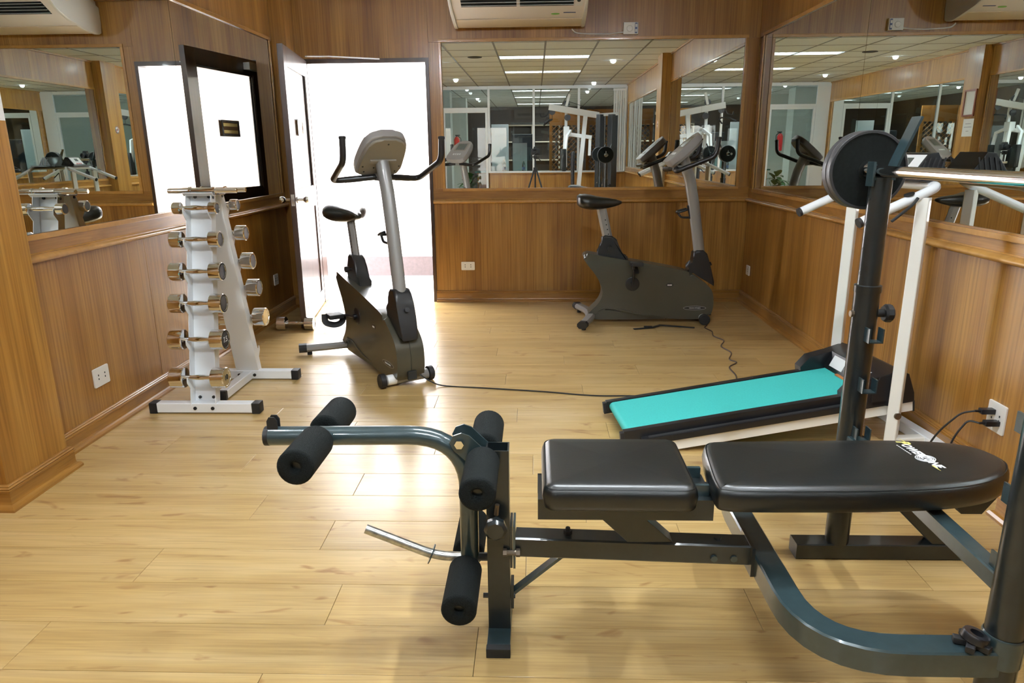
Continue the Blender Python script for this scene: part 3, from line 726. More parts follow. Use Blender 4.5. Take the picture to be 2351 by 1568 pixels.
part('top_tray', B().prism([(3.500, 1.086), (3.515, 1.072), (3.645, 1.072), (3.662, 1.090), (3.665, 1.087), (3.648, 1.068), (3.512, 1.068), (3.497, 1.083)], RX-.075, RX+.075, 'x'), 'white_metal', rack)
def dumbbell(x, y, z, r, label, group, rz=0., number=None, dark=False):
    t = thing('dumbbell', label, 'dumbbell', (x, y, z), rz, group)
    hl, g = .040+.028*(r-.029)/.023, .070
    prof = lambda a, s: [(0, 0), (r-.004, 0), (r, .003), (r, hl-.004), (r-.0035, hl), (r*.80, hl), (r*.78, hl-.0025), (0, hl-.0025)]
    for s in (-1, 1):
        part('head', B().lathe(prof(0, s), (s*g, 0, 0), (s, 0, 0), 32), 'chrome', t, world=False)
        if dark: part('end_face', B().lathe([(0, 0), (r*.78, 0), (r*.78, .0008), (0, .0008)], (s*(g+hl-.0025), 0, 0), (s, 0, 0), 28), 'badge', t, world=False)
    part('handle', B().lathe([(.010, -g-.002), (.0105, -.052), (.012, -.046), (.011, -.040), (.0135, -.018), (.0145, 0), (.0135, .018), (.011, .040), (.012, .046), (.0105, .052), (.010, g+.002)], (0, 0, 0), (1, 0, 0), 20), 'chrome', t, world=False)
    if number:
        M_ = Matrix.Translation((g+hl-.0012, 0, 0)) @ Matrix.Rotation(PI/2, 4, 'Z') @ Matrix.Rotation(PI/2, 4, 'X')
        part('number', B().text(number, r*.75, M_), 'print_white' if dark else 'dark_gap', t, world=False)
    return t
NTH = ['topmost', 'second from top', 'third from top', 'fourth from top', 'fifth from top', 'bottom']
for k, (z, r) in enumerate(zip(LEV, RAD)):
    dumbbell(RX-.006, yfront(z)-.055, z, r, 'chrome dumbbell on the near side of the white rack, ' + NTH[k], 'dumbbells on the rack', 0, {4: '7.5', 5: '10'}.get(k), dark=k < 5)
for k, (z, r) in enumerate(zip(LEV[:5], RAD[:5])):
    dumbbell(RX+.012, yrear(z)+.055, z, r, 'chrome dumbbell on the far side of the white rack, ' + NTH[k], 'dumbbells on the rack', 0, None, dark=k < 4)
dumbbell(-1.778, 5.03, .050, .050, 'chrome dumbbell lying on the floor at the door edge', 'dumbbells on the rack', .04)
def threaded_bar(x, y, z, L, rz, label):
    t = thing('dumbbell_bar', label, 'dumbbell bar', (x, y, z), rz, 'threaded bars on the rack top')
    r = .0125; prof = [(0, -L/2)]
    n = 22
    for s in (-1, 1):
        seq = []
        for k in range(n): 
            a = .065+(L/2-.065)*k/n; b_ = .065+(L/2-.065)*(k+.5)/n
            seq += [(r*.86, a), (r, b_)]
        seq.append((r*.9, L/2))
        if s < 0: prof += [(rr, -zz) for rr, zz in reversed(seq)]
        else:
            prof += [(r*.86, -.064), (.019, -.064), (.019, -.056), (.0135, -.056), (.0135, .056), (.019, .056), (.019, .064), (r*.86, .064)] + seq
    prof.append((0, L/2))
    part('rod', B().lathe(prof, (0, 0, 0), (1, 0, 0), 14), 'chrome', t, world=False)
threaded_bar(RX+.015, 3.530, 1.0925, .34, .05, 'chrome threaded dumbbell bar on the rack top, nearest the camera')
threaded_bar(RX-.010, 3.575, 1.0925, .34, -.03, 'chrome threaded dumbbell bar in the middle of the rack top')
threaded_bar(RX+.030, 3.622, 1.0925, .33, .02, 'chrome threaded dumbbell bar on the rack top, farthest back')

# ================================================================== EXERCISE BIKES (local: x forward, y left, origin below the rear foot)
def chaikin(P, n=2):
    for _ in range(n):
        Q = []
        for i in range(len(P)):
            a, b_ = P[i], P[(i+1) % len(P)]
            Q += [(a[0]*.75+b_[0]*.25, a[1]*.75+b_[1]*.25), (a[0]*.25+b_[0]*.75, a[1]*.25+b_[1]*.75)]
        P = Q
    return P
def bike(label, loc, rz, crank):
    t = thing('exercise_bike', label, 'exercise bike', loc, rz, 'upright exercise bikes')
    W = dict(world=False)
    outl = chaikin([(-.045, .500), (-.035, .528), (.00, .530), (.10, .510), (.30, .475), (.55, .432), (.745, .392), (.80, .352), (.87, .305), (.925, .250), (.940, .17), (.935, .085), (.905, .035), (.84, .028), (.60, .030), (.36, .062), (.20, .100), (.115, .112), (.085, .085), (.035, .055), (-.02, .045), (.02, .095), (.070, .140), (.102, .195), (.108, .25), (.085, .315), (.040, .385), (-.015, .450)], 2)
    part('body_shell', B().prism(outl, -.082, .082, 'y', bev=.030, seg=4), 'bike_body', t, **W, ang=50)
    part('shell_seam', B().sweep([(.70, 0, .405), (.80, 0, .3535), (.87, 0, .308), (.926, 0, .252), (.9415, 0, .17), (.9365, 0, .085)], [(-.0012, 0), (.0012, 0), (.0012, .0012), (-.0012, .0012)], up=(0, 1, 0)), 'dark_gap', t, **W)
    part('chassis', B().box(.05, .88, -.045, .045, .024, .075, bev=.008), 'dark_gap', t, **W)
    part('base_shroud', B().prism(chaikin([(.04, .03), (.05, .075), (.13, .105), (.25, .085), (.50, .045), (.60, .032), (.60, .028), (.04, .022)], 2), -.070, .070, 'y', bev=.012), 'bike_body', t, **W)
    for s in (-1, 1):
        part('shell_lip', B().tube([(-.005, s*.040, .060), (.05, s*.072, .078), (.12, s*.082, .118), (.20, s*.0835, .112), (.36, s*.0825, .074), (.60, s*.074, .042), (.72, s*.060, .034)], .007, 8), 'bike_body', t, **W)
    rs = part('rear_stabilizer', B().sq(fillet([(-.055, -.330, .046), (.020, -.10, .052), (.020, .10, .052), (-.055, .330, .046)], .08), .070, .046, c=.014), 'mast_grey', t, **W)
    for s in (-1, 1):
        part('end_cap', B().sq([(-.048, s*.305, .046), (-.062, s*.352, .046)], .076, .051, c=.016), 'rubber', rs, **W)
        part('foot_pad', B().cyl((-.045, s*.29, 0), (-.045, s*.29, .024), .016, 12), 'rubber', rs, **W)
    fs = part('front_stabilizer', B().cyl((.862, -.135, .040), (.862, .135, .040), .029, 18), 'mast_grey', t, **W)
    for s in (-1, 1):
        part('transport_wheel', B().lathe([(0, 0), (.012, .001), (.014, -.003), (.026, -.003), (.030, .001), (.040, .003), (.041, .030), (.036, .034), (0, .034)], (.862, s*.128, .041), (0, s, 0), 24), 'rubber', fs, **W)
    part('spec_label', B().lathe([(.0296, 0), (.0296, .052)], (.862, -.120, .040), (0, 1, 0), 18), 'print_white', fs, **W)
    part('power_socket', B().box(.925, .942, -.022, .030, .045, .095, bev=.003), 'dark_gap', t, **W)
    # seat post and saddle
    part('seat_shroud', B().prism(chaikin([(.093, .662), (.200, .648), (.232, .560), (.268, .500), (.315, .462), (.20, .470), (.055, .500), (.085, .540), (.098, .585)], 1), -.040, .040, 'y', bev=.014, seg=3), 'black_plastic', t, **W, ang=50)
    part('seat_knob', B().cyl((.155, -.040, .565), (.155, -.060, .565), .008, 8).lathe([(0, 0), (.018, 0), (.020, .008), (.018, .022), (0, .022)], (.155, -.058, .565), (0, -1, 0), 10), 'rubber', t, **W)
    po = part('seat_post', B().sq([(.150, 0, .60), (.082, 0, .885)], .040, .072, up=(1, 0, 0), c=.016), 'mast_grey', t, **W)
    q = B()
    for k in range(4):
        z = .665+k*.035; x = .150-(z-.60)*.239; q.cyl((x+.010, -.0205, z), (x+.010, -.0215, z), .005, 8)
    part('pin_hole', q, 'dark_gap', po, **W)
    st = []     # stations: x, half width, top z, bottom z
    for x, hw, zt, zb in ((-.092, .030, .935, .900), (-.088, .090, .950, .880), (-.070, .126, .959, .864), (-.030, .141, .961, .852), (.015, .134, .954, .846), (.055, .104, .944, .846), (.095, .070, .938, .850), (.140, .048, .932, .856), (.185, .037, .924, .866), (.220, .029, .914, .878), (.238, .014, .906, .888)):
        ring = []
        for j in range(20):
            a = 2*PI*j/20; cy, cz = math.cos(a), math.sin(a)
            yy = hw*math.copysign(abs(cy)**.75, cy); zz = (zt+zb)/2+(zt-zb)/2*math.copysign(abs(cz)**.75, cz)
            if cz > 0: zz -= .014*max(0, 1-abs(yy)/max(hw*.55, .004))*(.4 if x < .05 else .6)
            ring.append((x, yy, zz))
        st.append(ring)
    q = B(); V = [[q.b.verts.new(p) for p in r_] for r_ in st]
    for A, C_ in zip(V, V[1:]):
        for j in range(20): q.b.faces.new((A[j], A[(j+1) % 20], C_[(j+1) % 20], C_[j]))
    q.b.faces.new(V[0]); q.b.faces.new(list(reversed(V[-1])))
    part('saddle', q, 'vinyl', t, **W, ang=70)
    # mast, shroud, console, handlebar
    part('mast_shroud', B().prism(chaikin([(.778, .545), (.872, .545), (.902, .440), (.958, .262), (.905, .300), (.85, .330), (.760, .388), (.730, .392), (.762, .420), (.776, .470)], 1), -.052, .052, 'y', bev=.016, seg=3), 'black_plastic', t, **W, ang=50)
    part('shroud_knob', B().cyl((.900, 0, .43), (.922, 0, .44), .014, 10), 'rubber', t, **W)
    part('mast', B().sweep([(.838, 0, .46), (.805, 0, .66), (.765, 0, .89), (.728, 0, 1.06), (.672, 0, 1.215)], [(.036*math.cos(2*PI*j/20), .041*math.sin(2*PI*j/20)) for j in range(20)], up=(1, 0, 0)), 'mast_grey', t, **W)
    CM = Matrix.Translation((.672, 0, 1.262)) @ Matrix.Rotation(math.radians(-42), 4, 'Y')
    co = chaikin([(-.150, -.105), (-.150, .105), (-.120, .135), (.06, .125), (.145, .095), (.155, 0), (.145, -.095), (.06, -.125), (-.120, -.135)], 2)
    cs = part('console', B().prism(co, -.018, .030, 'z', CM, bev=.011, seg=3), 'console_grey', t, **W, ang=50)
    part('console_back', B().prism([(x*.92, y*.92) for x, y in co], -.036, -.016, 'z', CM, bev=.010, seg=3), 'console_back', cs, **W, ang=50)
    part('back_rib', B().box(-.03, -.005, -.075, .075, -.046, -.034, CM, bev=.004), 'console_back', cs, **W)
    q = B()
    for x, y in ((-.10, -.09), (-.10, .09), (-.06, .105), (-.06, -.105), (.11, 0), (-.07, .04), (-.07, -.04)):
        q.cyl(CM @ Vector((x, y, -.0355)), CM @ Vector((x, y, -.0375)), .005, 8)
    part('screw_hole', q, 'dark_gap', cs, **W)
    part('display', B().box(.005, .10, -.062, .062, .029, .0315, CM), 'lcd', cs, **W)
    part('display_bezel', B().prism(rrect(-.012, .117, -.085, .085, .02), .029, .0306, 'z', CM), 'console_back', cs, **W)
    q = B()
    for k in range(4): q.box(-.075, -.055, -.055+k*.030, -.035+k*.030, .029, .034, CM, bev=.002)
    part('console_button', q, 'print_white', cs, **W)
    hb = part('handlebar_clamp', B().box(.602, .690, -.026, .026, 1.118, 1.158, bev=.004), 'mast_grey', t, **W)
    part('clamp_bolt', B().cyl((.640, -.026, 1.138), (.640, -.030, 1.138), .008, 8), 'dark_gap', hb, **W)
    for s in (-1, 1):
        h_ = part('handlebar', B().tube(fillet([(.622, s*.02, 1.138), (.575, s*.255, 1.122), (.842, s*.275, 1.225), (.852, s*.275, 1.345)], .045, 6), .0165, 14), 'black_plastic', t, **W)
        part('grip_cap', B().lathe([(.0185, 0), (.019, .012), (.012, .016), (0, .016)], (.852, s*.275, 1.335), (0, 0, 1), 14), 'rubber', h_, **W)
        part('pulse_grip', B().cyl((.606, s*.10, 1.1325), (.588, s*.19, 1.1262), .0178, 14), 'black_plastic', h_, **W)
    # water bottle cage on the rider side of the mast
    q = B().sq([(.724, 0, .87), (.748, 0, .775)], .026, .010, up=(1, 0, 0))
    q.tube([(.722, -.028, .845), (.690, -.040, .835), (.655, -.036, .825), (.645, 0, .822), (.655, .036, .825), (.690, .040, .835), (.722, .028, .845)], .0085, 8)
    q.tube(fillet([(.650, -.02, .822), (.672, -.02, .785), (.742, -.01, .783)], .02, 4), .008, 8)
    part('bottle_cage', q, 'black_plastic', t, **W)
    # cranks and pedals
    hx, hz = .327, .300
    for s, a in ((-1, crank), (1, crank+PI)):
        hc = part('hub_cover', B().lathe([(0, 0), (.053, 0), (.053, .003), (.046, .006), (0, .006)], (hx, s*.081, hz), (0, s, 0), 28), 'black_plastic', t, **W)
        ex, ez = hx+.165*math.cos(a), hz+.165*math.sin(a)
        cr = part('crank', B().sq([(hx, s*.097, hz), (ex, s*.115, ez)], .014, .024, up=(0, s, 0), c=.004).cyl((hx, s*.083, hz), (hx, s*.108, hz), .016, 12), 'chrome' if 0 else 'black_plastic', t, **W)
        pd = part('pedal', B().box(ex-.048, ex+.048, s*.125-.0 if s > 0 else -.215, .215 if s > 0 else -.125, ez-.014, ez+.014, bev=.006).cyl((ex, s*.110, ez), (ex, s*.135, ez), .008, 8), 'rubber', t, **W)
        part('toe_strap', B().sweep(fillet([(ex-.035, s*.222, ez+.010), (ex-.030, s*.228, ez-.045), (ex+.010, s*.17, ez-.060), (ex+.010, s*.122, ez-.042), (ex-.01, s*.118, ez+.005)], .03, 4), [(-.020, -.0016), (.020, -.0016), (.020, .0016), (-.020, .0016)], up=(1, 0, 0)), 'rubber', pd, **W)
    # badges
    for s in (-1, 1):
        y_ = s*.0835
        M_ = Matrix.Translation((.800, s*.0822, .115)) @ (Matrix.Rotation(PI/2, 4, 'X') if s < 0 else Matrix.Rotation(PI, 4, 'Z') @ Matrix.Rotation(PI/2, 4, 'X'))
        ell = lambda a, b_, n=32: [(a*math.cos(2*PI*k/n), b_*math.sin(2*PI*k/n)) for k in range(n)]
        bd = part('badge_rim', B().prism(ell(.086, .0165), 0, .0010, 'z', M_), 'mast_grey', t, **W)
        part('badge_face', B().prism(ell(.081, .0125), .0005, .0016, 'z', M_), 'badge', bd, **W)
        part('badge_text', B().text('VISION FITNESS', .0125, M_ @ Matrix.Translation((0, 0, .0018))), 'print_white', bd, **W)
        M2 = Matrix.Translation((.605, s*.0822, .292)) @ (Matrix.Rotation(PI/2, 4, 'X') if s < 0 else Matrix.Rotation(PI, 4, 'Z') @ Matrix.Rotation(PI/2, 4, 'X'))
        b2 = part('model_badge', B().prism(ell(.028, .016), 0, .0012, 'z', M2), 'badge', t, **W)
        q = B()
        for k in range(4): q.box(-.016+k*.0086, -.010+k*.0086, -.006, .004, .0012, .0017, M2)
        part('badge_print', q, 'print_white', b2, **W)
    return t
bike('olive grey exercise bike standing sideways below the end wall mirror', (.400, 5.31, 0), 0., math.radians(86))
bike('olive grey exercise bike in front of the open doorway', (-1.205, 4.495, 0), math.radians(-56.5), math.radians(186))

# ================================================================== TREADMILL (local: x along the deck toward the wall, y left)
TM = thing('treadmill', 'folding treadmill with teal belt and white frame', 'treadmill', (.374, 3.06, 0), math.radians(6))
W = dict(world=False)
SL = math.atan(.135)
DK = Matrix.Translation((0, 0, .088)) @ Matrix.Rotation(-SL, 4, 'Y')
r = .022
belt = [(.022-r*math.sin(a), -r+r*math.cos(a)) for a in [PI*k/10 for k in range(11)]] + [(1.16, -2*r), (1.16, 0)]
part('belt', B().prism(belt, -.168, .168, 'y', DK), 'belt', TM, **W)
rr = part('roller', B().cyl(DK @ Vector((.022, -.185, -r)), DK @ Vector((.022, .185, -r)), .016, 14), 'chrome', TM, **W)
for s in (-1, 1):
    part('side_rail', B().box(-.012, 1.15, s*.172 if s > 0 else -.205, .205 if s > 0 else -.172, -.052, .004, DK, bev=.003), 'black_plastic', TM, **W)
    part('foot_strip', B().box(.06, 1.14, s*.205 if s > 0 else -.238, .238 if s > 0 else -.205, -.060, -.030, DK, bev=.004), 'black_plastic', TM, **W)
    part('tread_grip', B().box(.09, 1.12, s*.212 if s > 0 else -.232, .232 if s > 0 else -.212, -.031, -.0285, DK), 'iron_rim', TM, **W)
    part('roller_bracket', B().box(-.028, .045, s*.176 if s > 0 else -.203, .203 if s > 0 else -.176, -.058, -.002, DK, bev=.003), 'rubber', TM, **W)
    part('frame_beam', B().box(.07, 1.268, s*.196 if s > 0 else -.228, .228 if s > 0 else -.196, -.108, -.062, DK, bev=.003), 'cream_metal', TM, **W)
    part('beam_end', B().box(1.266, 1.274, s*.194 if s > 0 else -.230, .230 if s > 0 else -.194, -.110, -.060, DK, bev=.001), 'rubber', TM, **W)
    part('upright', B().sq([(1.165, s*.258, 0), (1.165, s*.258, 1.075)], .046, .046, c=.003), 'cream_metal' if s < 0 else 'cream_metal', TM, **W)
    part('pivot_bolt', B().cyl((1.165, s*.281, .150), (1.165, s*.289, .150), .015, 14).cyl((1.165, s*.24, .15), (1.165, s*.215, .15), .012, 8), 'bolt', TM, **W)
    q = B()
    for z in (.84, .96): q.cyl((1.165, s*.2805, z), (1.165, s*.2825, z), .006, 8)
    part('pin_hole', q, 'dark_gap', TM, **W)
    part('side_foot', B().sq([(1.165, s*.258, .022), (1.335, s*.258, .022)], .044, .042, c=.003), 'cream_metal', TM, **W)
part('base_bar', B().sq([(1.335, -.42, .024), (1.335, .36, .024)], .056, .046, c=.003), 'white_metal', TM, **W)
part('deck_board', B().box(.05, 1.15, -.168, .168, -.040, -.006, DK), 'dark_gap', TM, **W)
hd = part('motor_hood', B().prism([(1.075, -.05), (1.075, .018), (1.115, .078), (1.200, .092), (1.245, .070), (1.268, -.02), (1.268, -.062), (1.15, -.062)], -.238, .238, 'y', DK, bev=.004), 'black_plastic', TM, **W)
for s in (-1, 1):
    part('hood_arm', B().prism([(.955, -.030), (.955, .022), (1.005, .066), (1.12, .079), (1.12, -.05)], s*.172 if s > 0 else -.236, .236 if s > 0 else -.172, 'y', DK, bev=.004), 'black_plastic', TM, **W)
SLM = DK @ Matrix.Translation((1.095, 0, .048)) @ Matrix.Rotation(-math.atan2(.060, .04), 4, 'Y')
part('warning_label', B().box(-.030, .026, .02, .13, .0005, .0022, SLM), 'paper', hd, **W)
part('orange_mark', B().box(1.062, 1.076, -.06, .05, .002, .008, DK), 'orange', hd, **W)
hp = [(.905, -.258, .978), (1.165, -.258, 1.092), (1.215, -.258, 1.118), (1.215, .258, 1.118), (1.165, .258, 1.092), (.905, .258, .978)]
part('handrail', B().tube(fillet(hp, .055, 6), .0195, 16), 'white_metal', TM, **W)
for s in (-1, 1): part('grip_end', B().cyl((.900, s*.258, .9758), (.912, s*.258, .981), .0205, 14), 'rubber', TM, **W)
part('tension_lever', B().tube(fillet([(1.12, -.285, 1.075), (1.10, -.29, 1.05), (1.02, -.29, .985)], .02, 4), .006, 8).lathe([(0, 0), (.020, 0), (.020, .006), (0, .006)], (1.10, -.258, 1.085), (-.4, 0, 1), 16), 'rubber', TM, **W)
tray = part('console_tray', B().prism([(1.15, 1.136), (1.17, 1.150), (1.37, 1.150), (1.385, 1.136)], -.23, .23, 'y', bev=.004), 'black_plastic', TM, **W)
cz = [(1.195, 1.150), (1.262, 1.244), (1.298, 1.248), (1.360, 1.150)]
cn = part('console', B().prism(cz, -.115, .135, 'y', bev=.004), 'black_plastic', TM, **W)
FM = Matrix.Translation((1.2285, .01, 1.197)) @ Matrix.Rotation(-math.atan2(.094, .067), 4, 'Y')
fp = part('console_panel', B().box(-.046, .050, -.112, .112, .0005, .0025, FM, bev=.0008), 'print_white', cn, **W)
part('lcd', B().box(-.002, .034, -.045, .030, .002, .0035, FM), 'lcd', cn, **W)
for k in range(3): part('console_button', B().box(-.044, -.030, -.06+k*.045, -.035+k*.045, .002, .005, FM, bev=.001), 'red', cn, **W)
for s in (-1, 1):
    for k in range(5):
        x = 1.242+k*.021; part('vent_rib', B().sq([(x-.014, (-.116 if s < 0 else .136), 1.158), (x+.004, (-.116 if s < 0 else .136), 1.215+.012*min(k, 1))], .005, .005, up=(0, 1, 0)), 'iron_rim', cn, **W)

# ================================================================== CABLES AND SMALL THINGS ON THE FLOOR
def cable(name, pts, r, m_, label, cat='cable'):
    P = []
    pv = [Vector(p) for p in pts]
    for i in range(len(pv)-1):
        a, b_, c, d = pv[max(i-1, 0)], pv[i], pv[i+1], pv[min(i+2, len(pv)-1)]
        for k in range(5):
            t = k/5; P.append(.5*((2*b_)+(c-a)*t+(2*a-5*b_+4*c-d)*t*t+(3*b_-a-3*c+d)*t**3))
    P.append(pv[-1])
    return tag(part(name, B().tube(P, r, 8), m_), label, cat)
cable('power_cable', [(-.645, 3.735, .068), (-.58, 3.72, .03), (-.50, 3.725, .004), (-.25, 3.685, .004), (.05, 3.63, .004), (.30, 3.57, .004), (.50, 3.565, .004), (.72, 3.56, .004)], .004, 'cable', 'thin black power cable running from the doorway bike to the treadmill')
cable('power_cable', [(1.275, 5.13, .004), (1.245, 5.06, .004), (1.27, 4.95, .004), (1.25, 4.82, .004), (1.29, 4.70, .004), (1.235, 4.55, .004), (1.26, 4.40, .004), (1.21, 4.25, .004), (1.235, 4.18, .004), (1.165, 4.08, .004), (1.16, 3.92, .004), (1.12, 3.75, .004), (1.10, 3.62, .004)], .0042, 'cable_brown', 'dark wavy power cable running from the sideways bike to the treadmill')
st = thing('pedal_strap', 'black pedal strap lying on the floor beside the sideways bike', 'strap', (.93, 5.08, 0))
part('band', B().sq([(.72, 5.02, .005), (.86, 5.06, .006), (.93, 5.12, .010), (1.17, 5.06, .005)], .022, .006), 'rubber', st)
part('buckle', B().box(.80, .86, 5.045, 5.075, .004, .016, bev=.002), 'rubber', st)
ad = thing('power_adapter', 'small black power adapter on the floor behind the treadmill', 'adapter', (.92, 3.66, 0))
part('case', B().box(.885, .955, 3.635, 3.68, 0, .022, bev=.004), 'black_plastic', ad)
part('lead', B().tube(fillet([(.95, 3.66, .014), (1.0, 3.67, .02), (1.03, 3.62, .005)], .02, 4), .003, 8), 'cable', ad)

# ------------------------------------------------------------------ wall sockets
def socket(label, P, U, N, w, h, holes=2, m_='white_plastic'):
    """P centre on the wall face"""
    P, U, N = Vector(P), Vector(U), Vector(N)
    R = Matrix(((U.x, 0, N.x, P.x), (U.y, 0, N.y, P.y), (0, 1, 0, P.z), (0, 0, 0, 1)))
    t = thing('wall_socket', label, 'socket', P, 0, 'wall sockets')
    part('face_plate', B().prism(rrect(-w/2, w/2, -h/2, h/2, .006, 3), 0, .008, 'z', R, bev=.002), m_, t)
    q = B()
    for k in range(holes):
        x = (k-(holes-1)/2)*w*.42
        for z in (-.008, .010): q.box(x-.003, x+.003, z-.004, z+.004, .0075, .0088, R)
    part('slot', q, 'dark_gap', t)
    return t
socket('white double socket low on the end wall beside the doorway', (-.581, D, .314), (1, 0, 0), (0, -1, 0), .116, .072)
socket('white double socket low on the left wall before the dumbbell rack', (XL, 3.105, .262), (0, -1, 0), (1, 0, 0), .118, .090)
socket('white socket low on the left wall near the dumbbell on the floor', (XL, 5.445, .305), (0, -1, 0), (1, 0, 0), .085, .085)
socket('small white socket on the right wall by the back corner', (XR, 5.86, .295), (0, 1, 0), (-1, 0, 0), .085, .080, 1)
socket('white socket with two black plugs on the right wall by the bench', (XR, 2.585, .268), (0, 1, 0), (-1, 0, 0), .105, .115)
for k, (y_, z_, pts, l_) in enumerate((
        (2.60, .288, [(1.70, 2.60, .288), (1.66, 2.63, .27), (1.60, 2.66, .18), (1.57, 2.70, .05), (1.54, 2.72, .006), (1.46, 2.70, .006)], 'black plug and cable, upper one in the right wall socket'),
        (2.565, .252, [(1.70, 2.565, .252), (1.665, 2.59, .255), (1.63, 2.60, .19), (1.61, 2.61, .08), (1.58, 2.62, .006), (1.48, 2.60, .006)], 'black plug and cable, lower one in the right wall socket'))):
    t = thing('power_plug', l_, 'plug', (XR, y_, z_), 0, 'plugs in the wall socket')
    part('plug_body', B().box(XR-.06, XR-.008, y_-.014, y_+.014, z_-.010, z_+.010, bev=.003).cyl((XR-.06, y_, z_), (XR-.078, y_, z_), .005, 8), 'black_plastic', t)
    pts = [(XR-.078, y_, z_)] + pts[1:]
    P = []; pv = [Vector(p) for p in pts]
    part('cord', B().tube(fillet(pts, .05, 4), .0038, 8), 'cable', t)

# ------------------------------------------------------------------ notices on the pilasters
fx = COLL[0]
t = thing('framed_notice', 'white notice in a red-brown wooden frame on the left pilaster', 'notice', (fx, 2.51, 1.80))
part('frame', B().box(fx, fx+.018, 2.39, 2.64, 1.64, 1.66).box(fx, fx+.018, 2.39, 2.64, 1.945, 1.965).box(fx, fx+.018, 2.39, 2.41, 1.66, 1.945).box(fx, fx+.018, 2.62, 2.64, 1.66, 1.945), 'frame_wood', t)
part('sheet', B().box(fx, fx+.008, 2.405, 2.625, 1.655, 1.95), 'paper', t)
t = thing('paper_notice', 'plain white printed paper taped below the framed notice', 'notice', (fx, 2.53, 1.50))
part('sheet', B().box(fx, fx+.0015, 2.43, 2.652, 1.395, 1.61), 'paper', t)
q = B()
for z, a, b_ in ((1.55, 2.48, 2.60), (1.51, 2.46, 2.62), (1.46, 2.51, 2.57)): q.box(fx+.0015, fx+.0018, a, b_, z-.003, z+.003)
part('printed_lines', q, 'ink', t)
t = thing('no_smoking_sign', 'round white no-smoking sign on the right pilaster', 'sign', (COLR[0], 2.12, 1.60))
x_ = COLR[0]
part('disc', B().cyl((x_, 2.12, 1.60), (x_-.002, 2.12, 1.60), .050, 28), 'print_white', t)
part('ring', B().sweep([(x_-.002, 2.12+.043*math.cos(2*PI*k/28), 1.60+.043*math.sin(2*PI*k/28)) for k in range(28)], [(-.005, 0), (.005, 0), (.005, .001), (-.005, .001)], up=(1, 0, 0), closed=True), 'red', t)
part('slash', B().sq([(x_-.0025, 2.09, 1.63), (x_-.0025, 2.15, 1.57)], .001, .009, up=(0, 1, 1)), 'red', t)
part('cigarette', B().box(x_-.0028, x_-.002, 2.09, 2.15, 1.595, 1.606), 'dark_gap', t)

# ------------------------------------------------------------------ air conditioner and its control
ax0, ax1 = -.628, .383
ac = thing('air_conditioner', 'cream wall-hung air conditioner under the ceiling above the mirror', 'air conditioner', ((ax0+ax1)/2, D, 2.20))
prof = [(D, ZC-.012), (D, 2.235), (D-.06, 2.207), (D-.15, 2.211), (D-.46, 2.281), (D-.58, 2.350), (D-.625, 2.42), (D-.635, ZC-.012)]
part('casing', B().prism(prof, ax0+.022, ax1-.022, 'x', bev=.002), 'ac_cream', ac)
sp = [(D, ZC-.006), (D, 2.222), (D-.05, 2.197), (D-.16, 2.200), (D-.47, 2.268), (D-.60, 2.342), (D-.645, 2.42), (D-.650, ZC-.006)]
for a, b_ in ((ax0, ax0+.024), (ax1-.024, ax1)): part('end_panel', B().prism(chaikin(sp, 1), a, b_, 'x', bev=.006), 'white_plastic', ac)
part('discharge_flap', B().prism([(D-.115, 2.2075), (D-.262, 2.2345), (D-.262, 2.2295), (D-.115, 2.2025)], ax0+.03, ax1-.03, 'x'), 'ac_panel', ac)
part('grille_opening', B().prism([(D-.466, 2.288), (D-.575, 2.350), (D-.577, 2.346), (D-.468, 2.283)], ax0+.090, ax1-.105, 'x'), 'dark_gap', ac)
for k in range(4):
    f = .12+.26*k; y_, z_ = D-.468-.107*f, 2.282+.062*f
    part('grille_slat', B().prism([(y_, z_), (y_-.012, z_-.004), (y_-.012, z_-.006), (y_, z_-.002)], ax0+.090, ax1-.105, 'x'), 'louver', ac)
part('grille_divider', B().prism([(D-.466, 2.288), (D-.580, 2.354), (D-.583, 2.345), (D-.468, 2.279)], (ax0+ax1)/2-.012, (ax0+ax1)/2+.012, 'x'), 'ac_cream', ac)
UM = Matrix.Rotation(math.radians(180-12.7), 4, 'X')
part('green_badge', B().prism([(.032*math.cos(2*PI*k/20), .013*math.sin(2*PI*k/20)) for k in range(20)], -.002, .0025, 'z', Matrix.Translation((.150, D-.335, 2.2528)) @ UM), 'green_badge', ac)
part('maker_badge', B().box(-.045, .045, -.005, .005, -.002, .0025, Matrix.Translation((.255, D-.355, 2.2573)) @ UM), 'blue_print', ac)
part('control_panel', B().prism([(D-.466, 2.287), (D-.575, 2.350), (D-.578, 2.345), (D-.468, 2.281)], ax1-.098, ax1-.040, 'x'), 'white_plastic', ac)
part('control_knob', B().cyl((ax1-.069, D-.52, 2.3165), (ax1-.069, D-.527, 2.303), .013, 14), 'dark_gap', ac)
tc = thing('thermostat', 'white square wall thermostat with dial above the mirror', 'thermostat', (.752, D, 2.19))
part('case', B().box(.694, .810, D-.030, D, 2.149, 2.237, bev=.004), 'white_plastic', tc)
part('dial', B().lathe([(.024, 0), (.024, .004), (.020, .008), (0, .008)], (.742, D-.030, 2.190), (0, -1, 0), 24), 'white_plastic', tc)
part('switch_strip', B().box(.783, .802, D-.0325, D-.029, 2.155, 2.231), 'blue_print', tc)
part('switch', B().box(.786, .799, D-.036, D-.031, 2.165, 2.185).box(.786, .799, D-.036, D-.031, 2.200, 2.222), 'white_plastic', tc)
cable('control_wire', [(.290, D-.012, 2.198), (.300, D-.010, 2.184), (.335, D-.008, 2.166), (.45, D-.006, 2.158), (.58, D-.006, 2.157), (.70, D-.010, 2.168)], .0055, 'cable_white', 'cream wire running from the air conditioner to the thermostat')

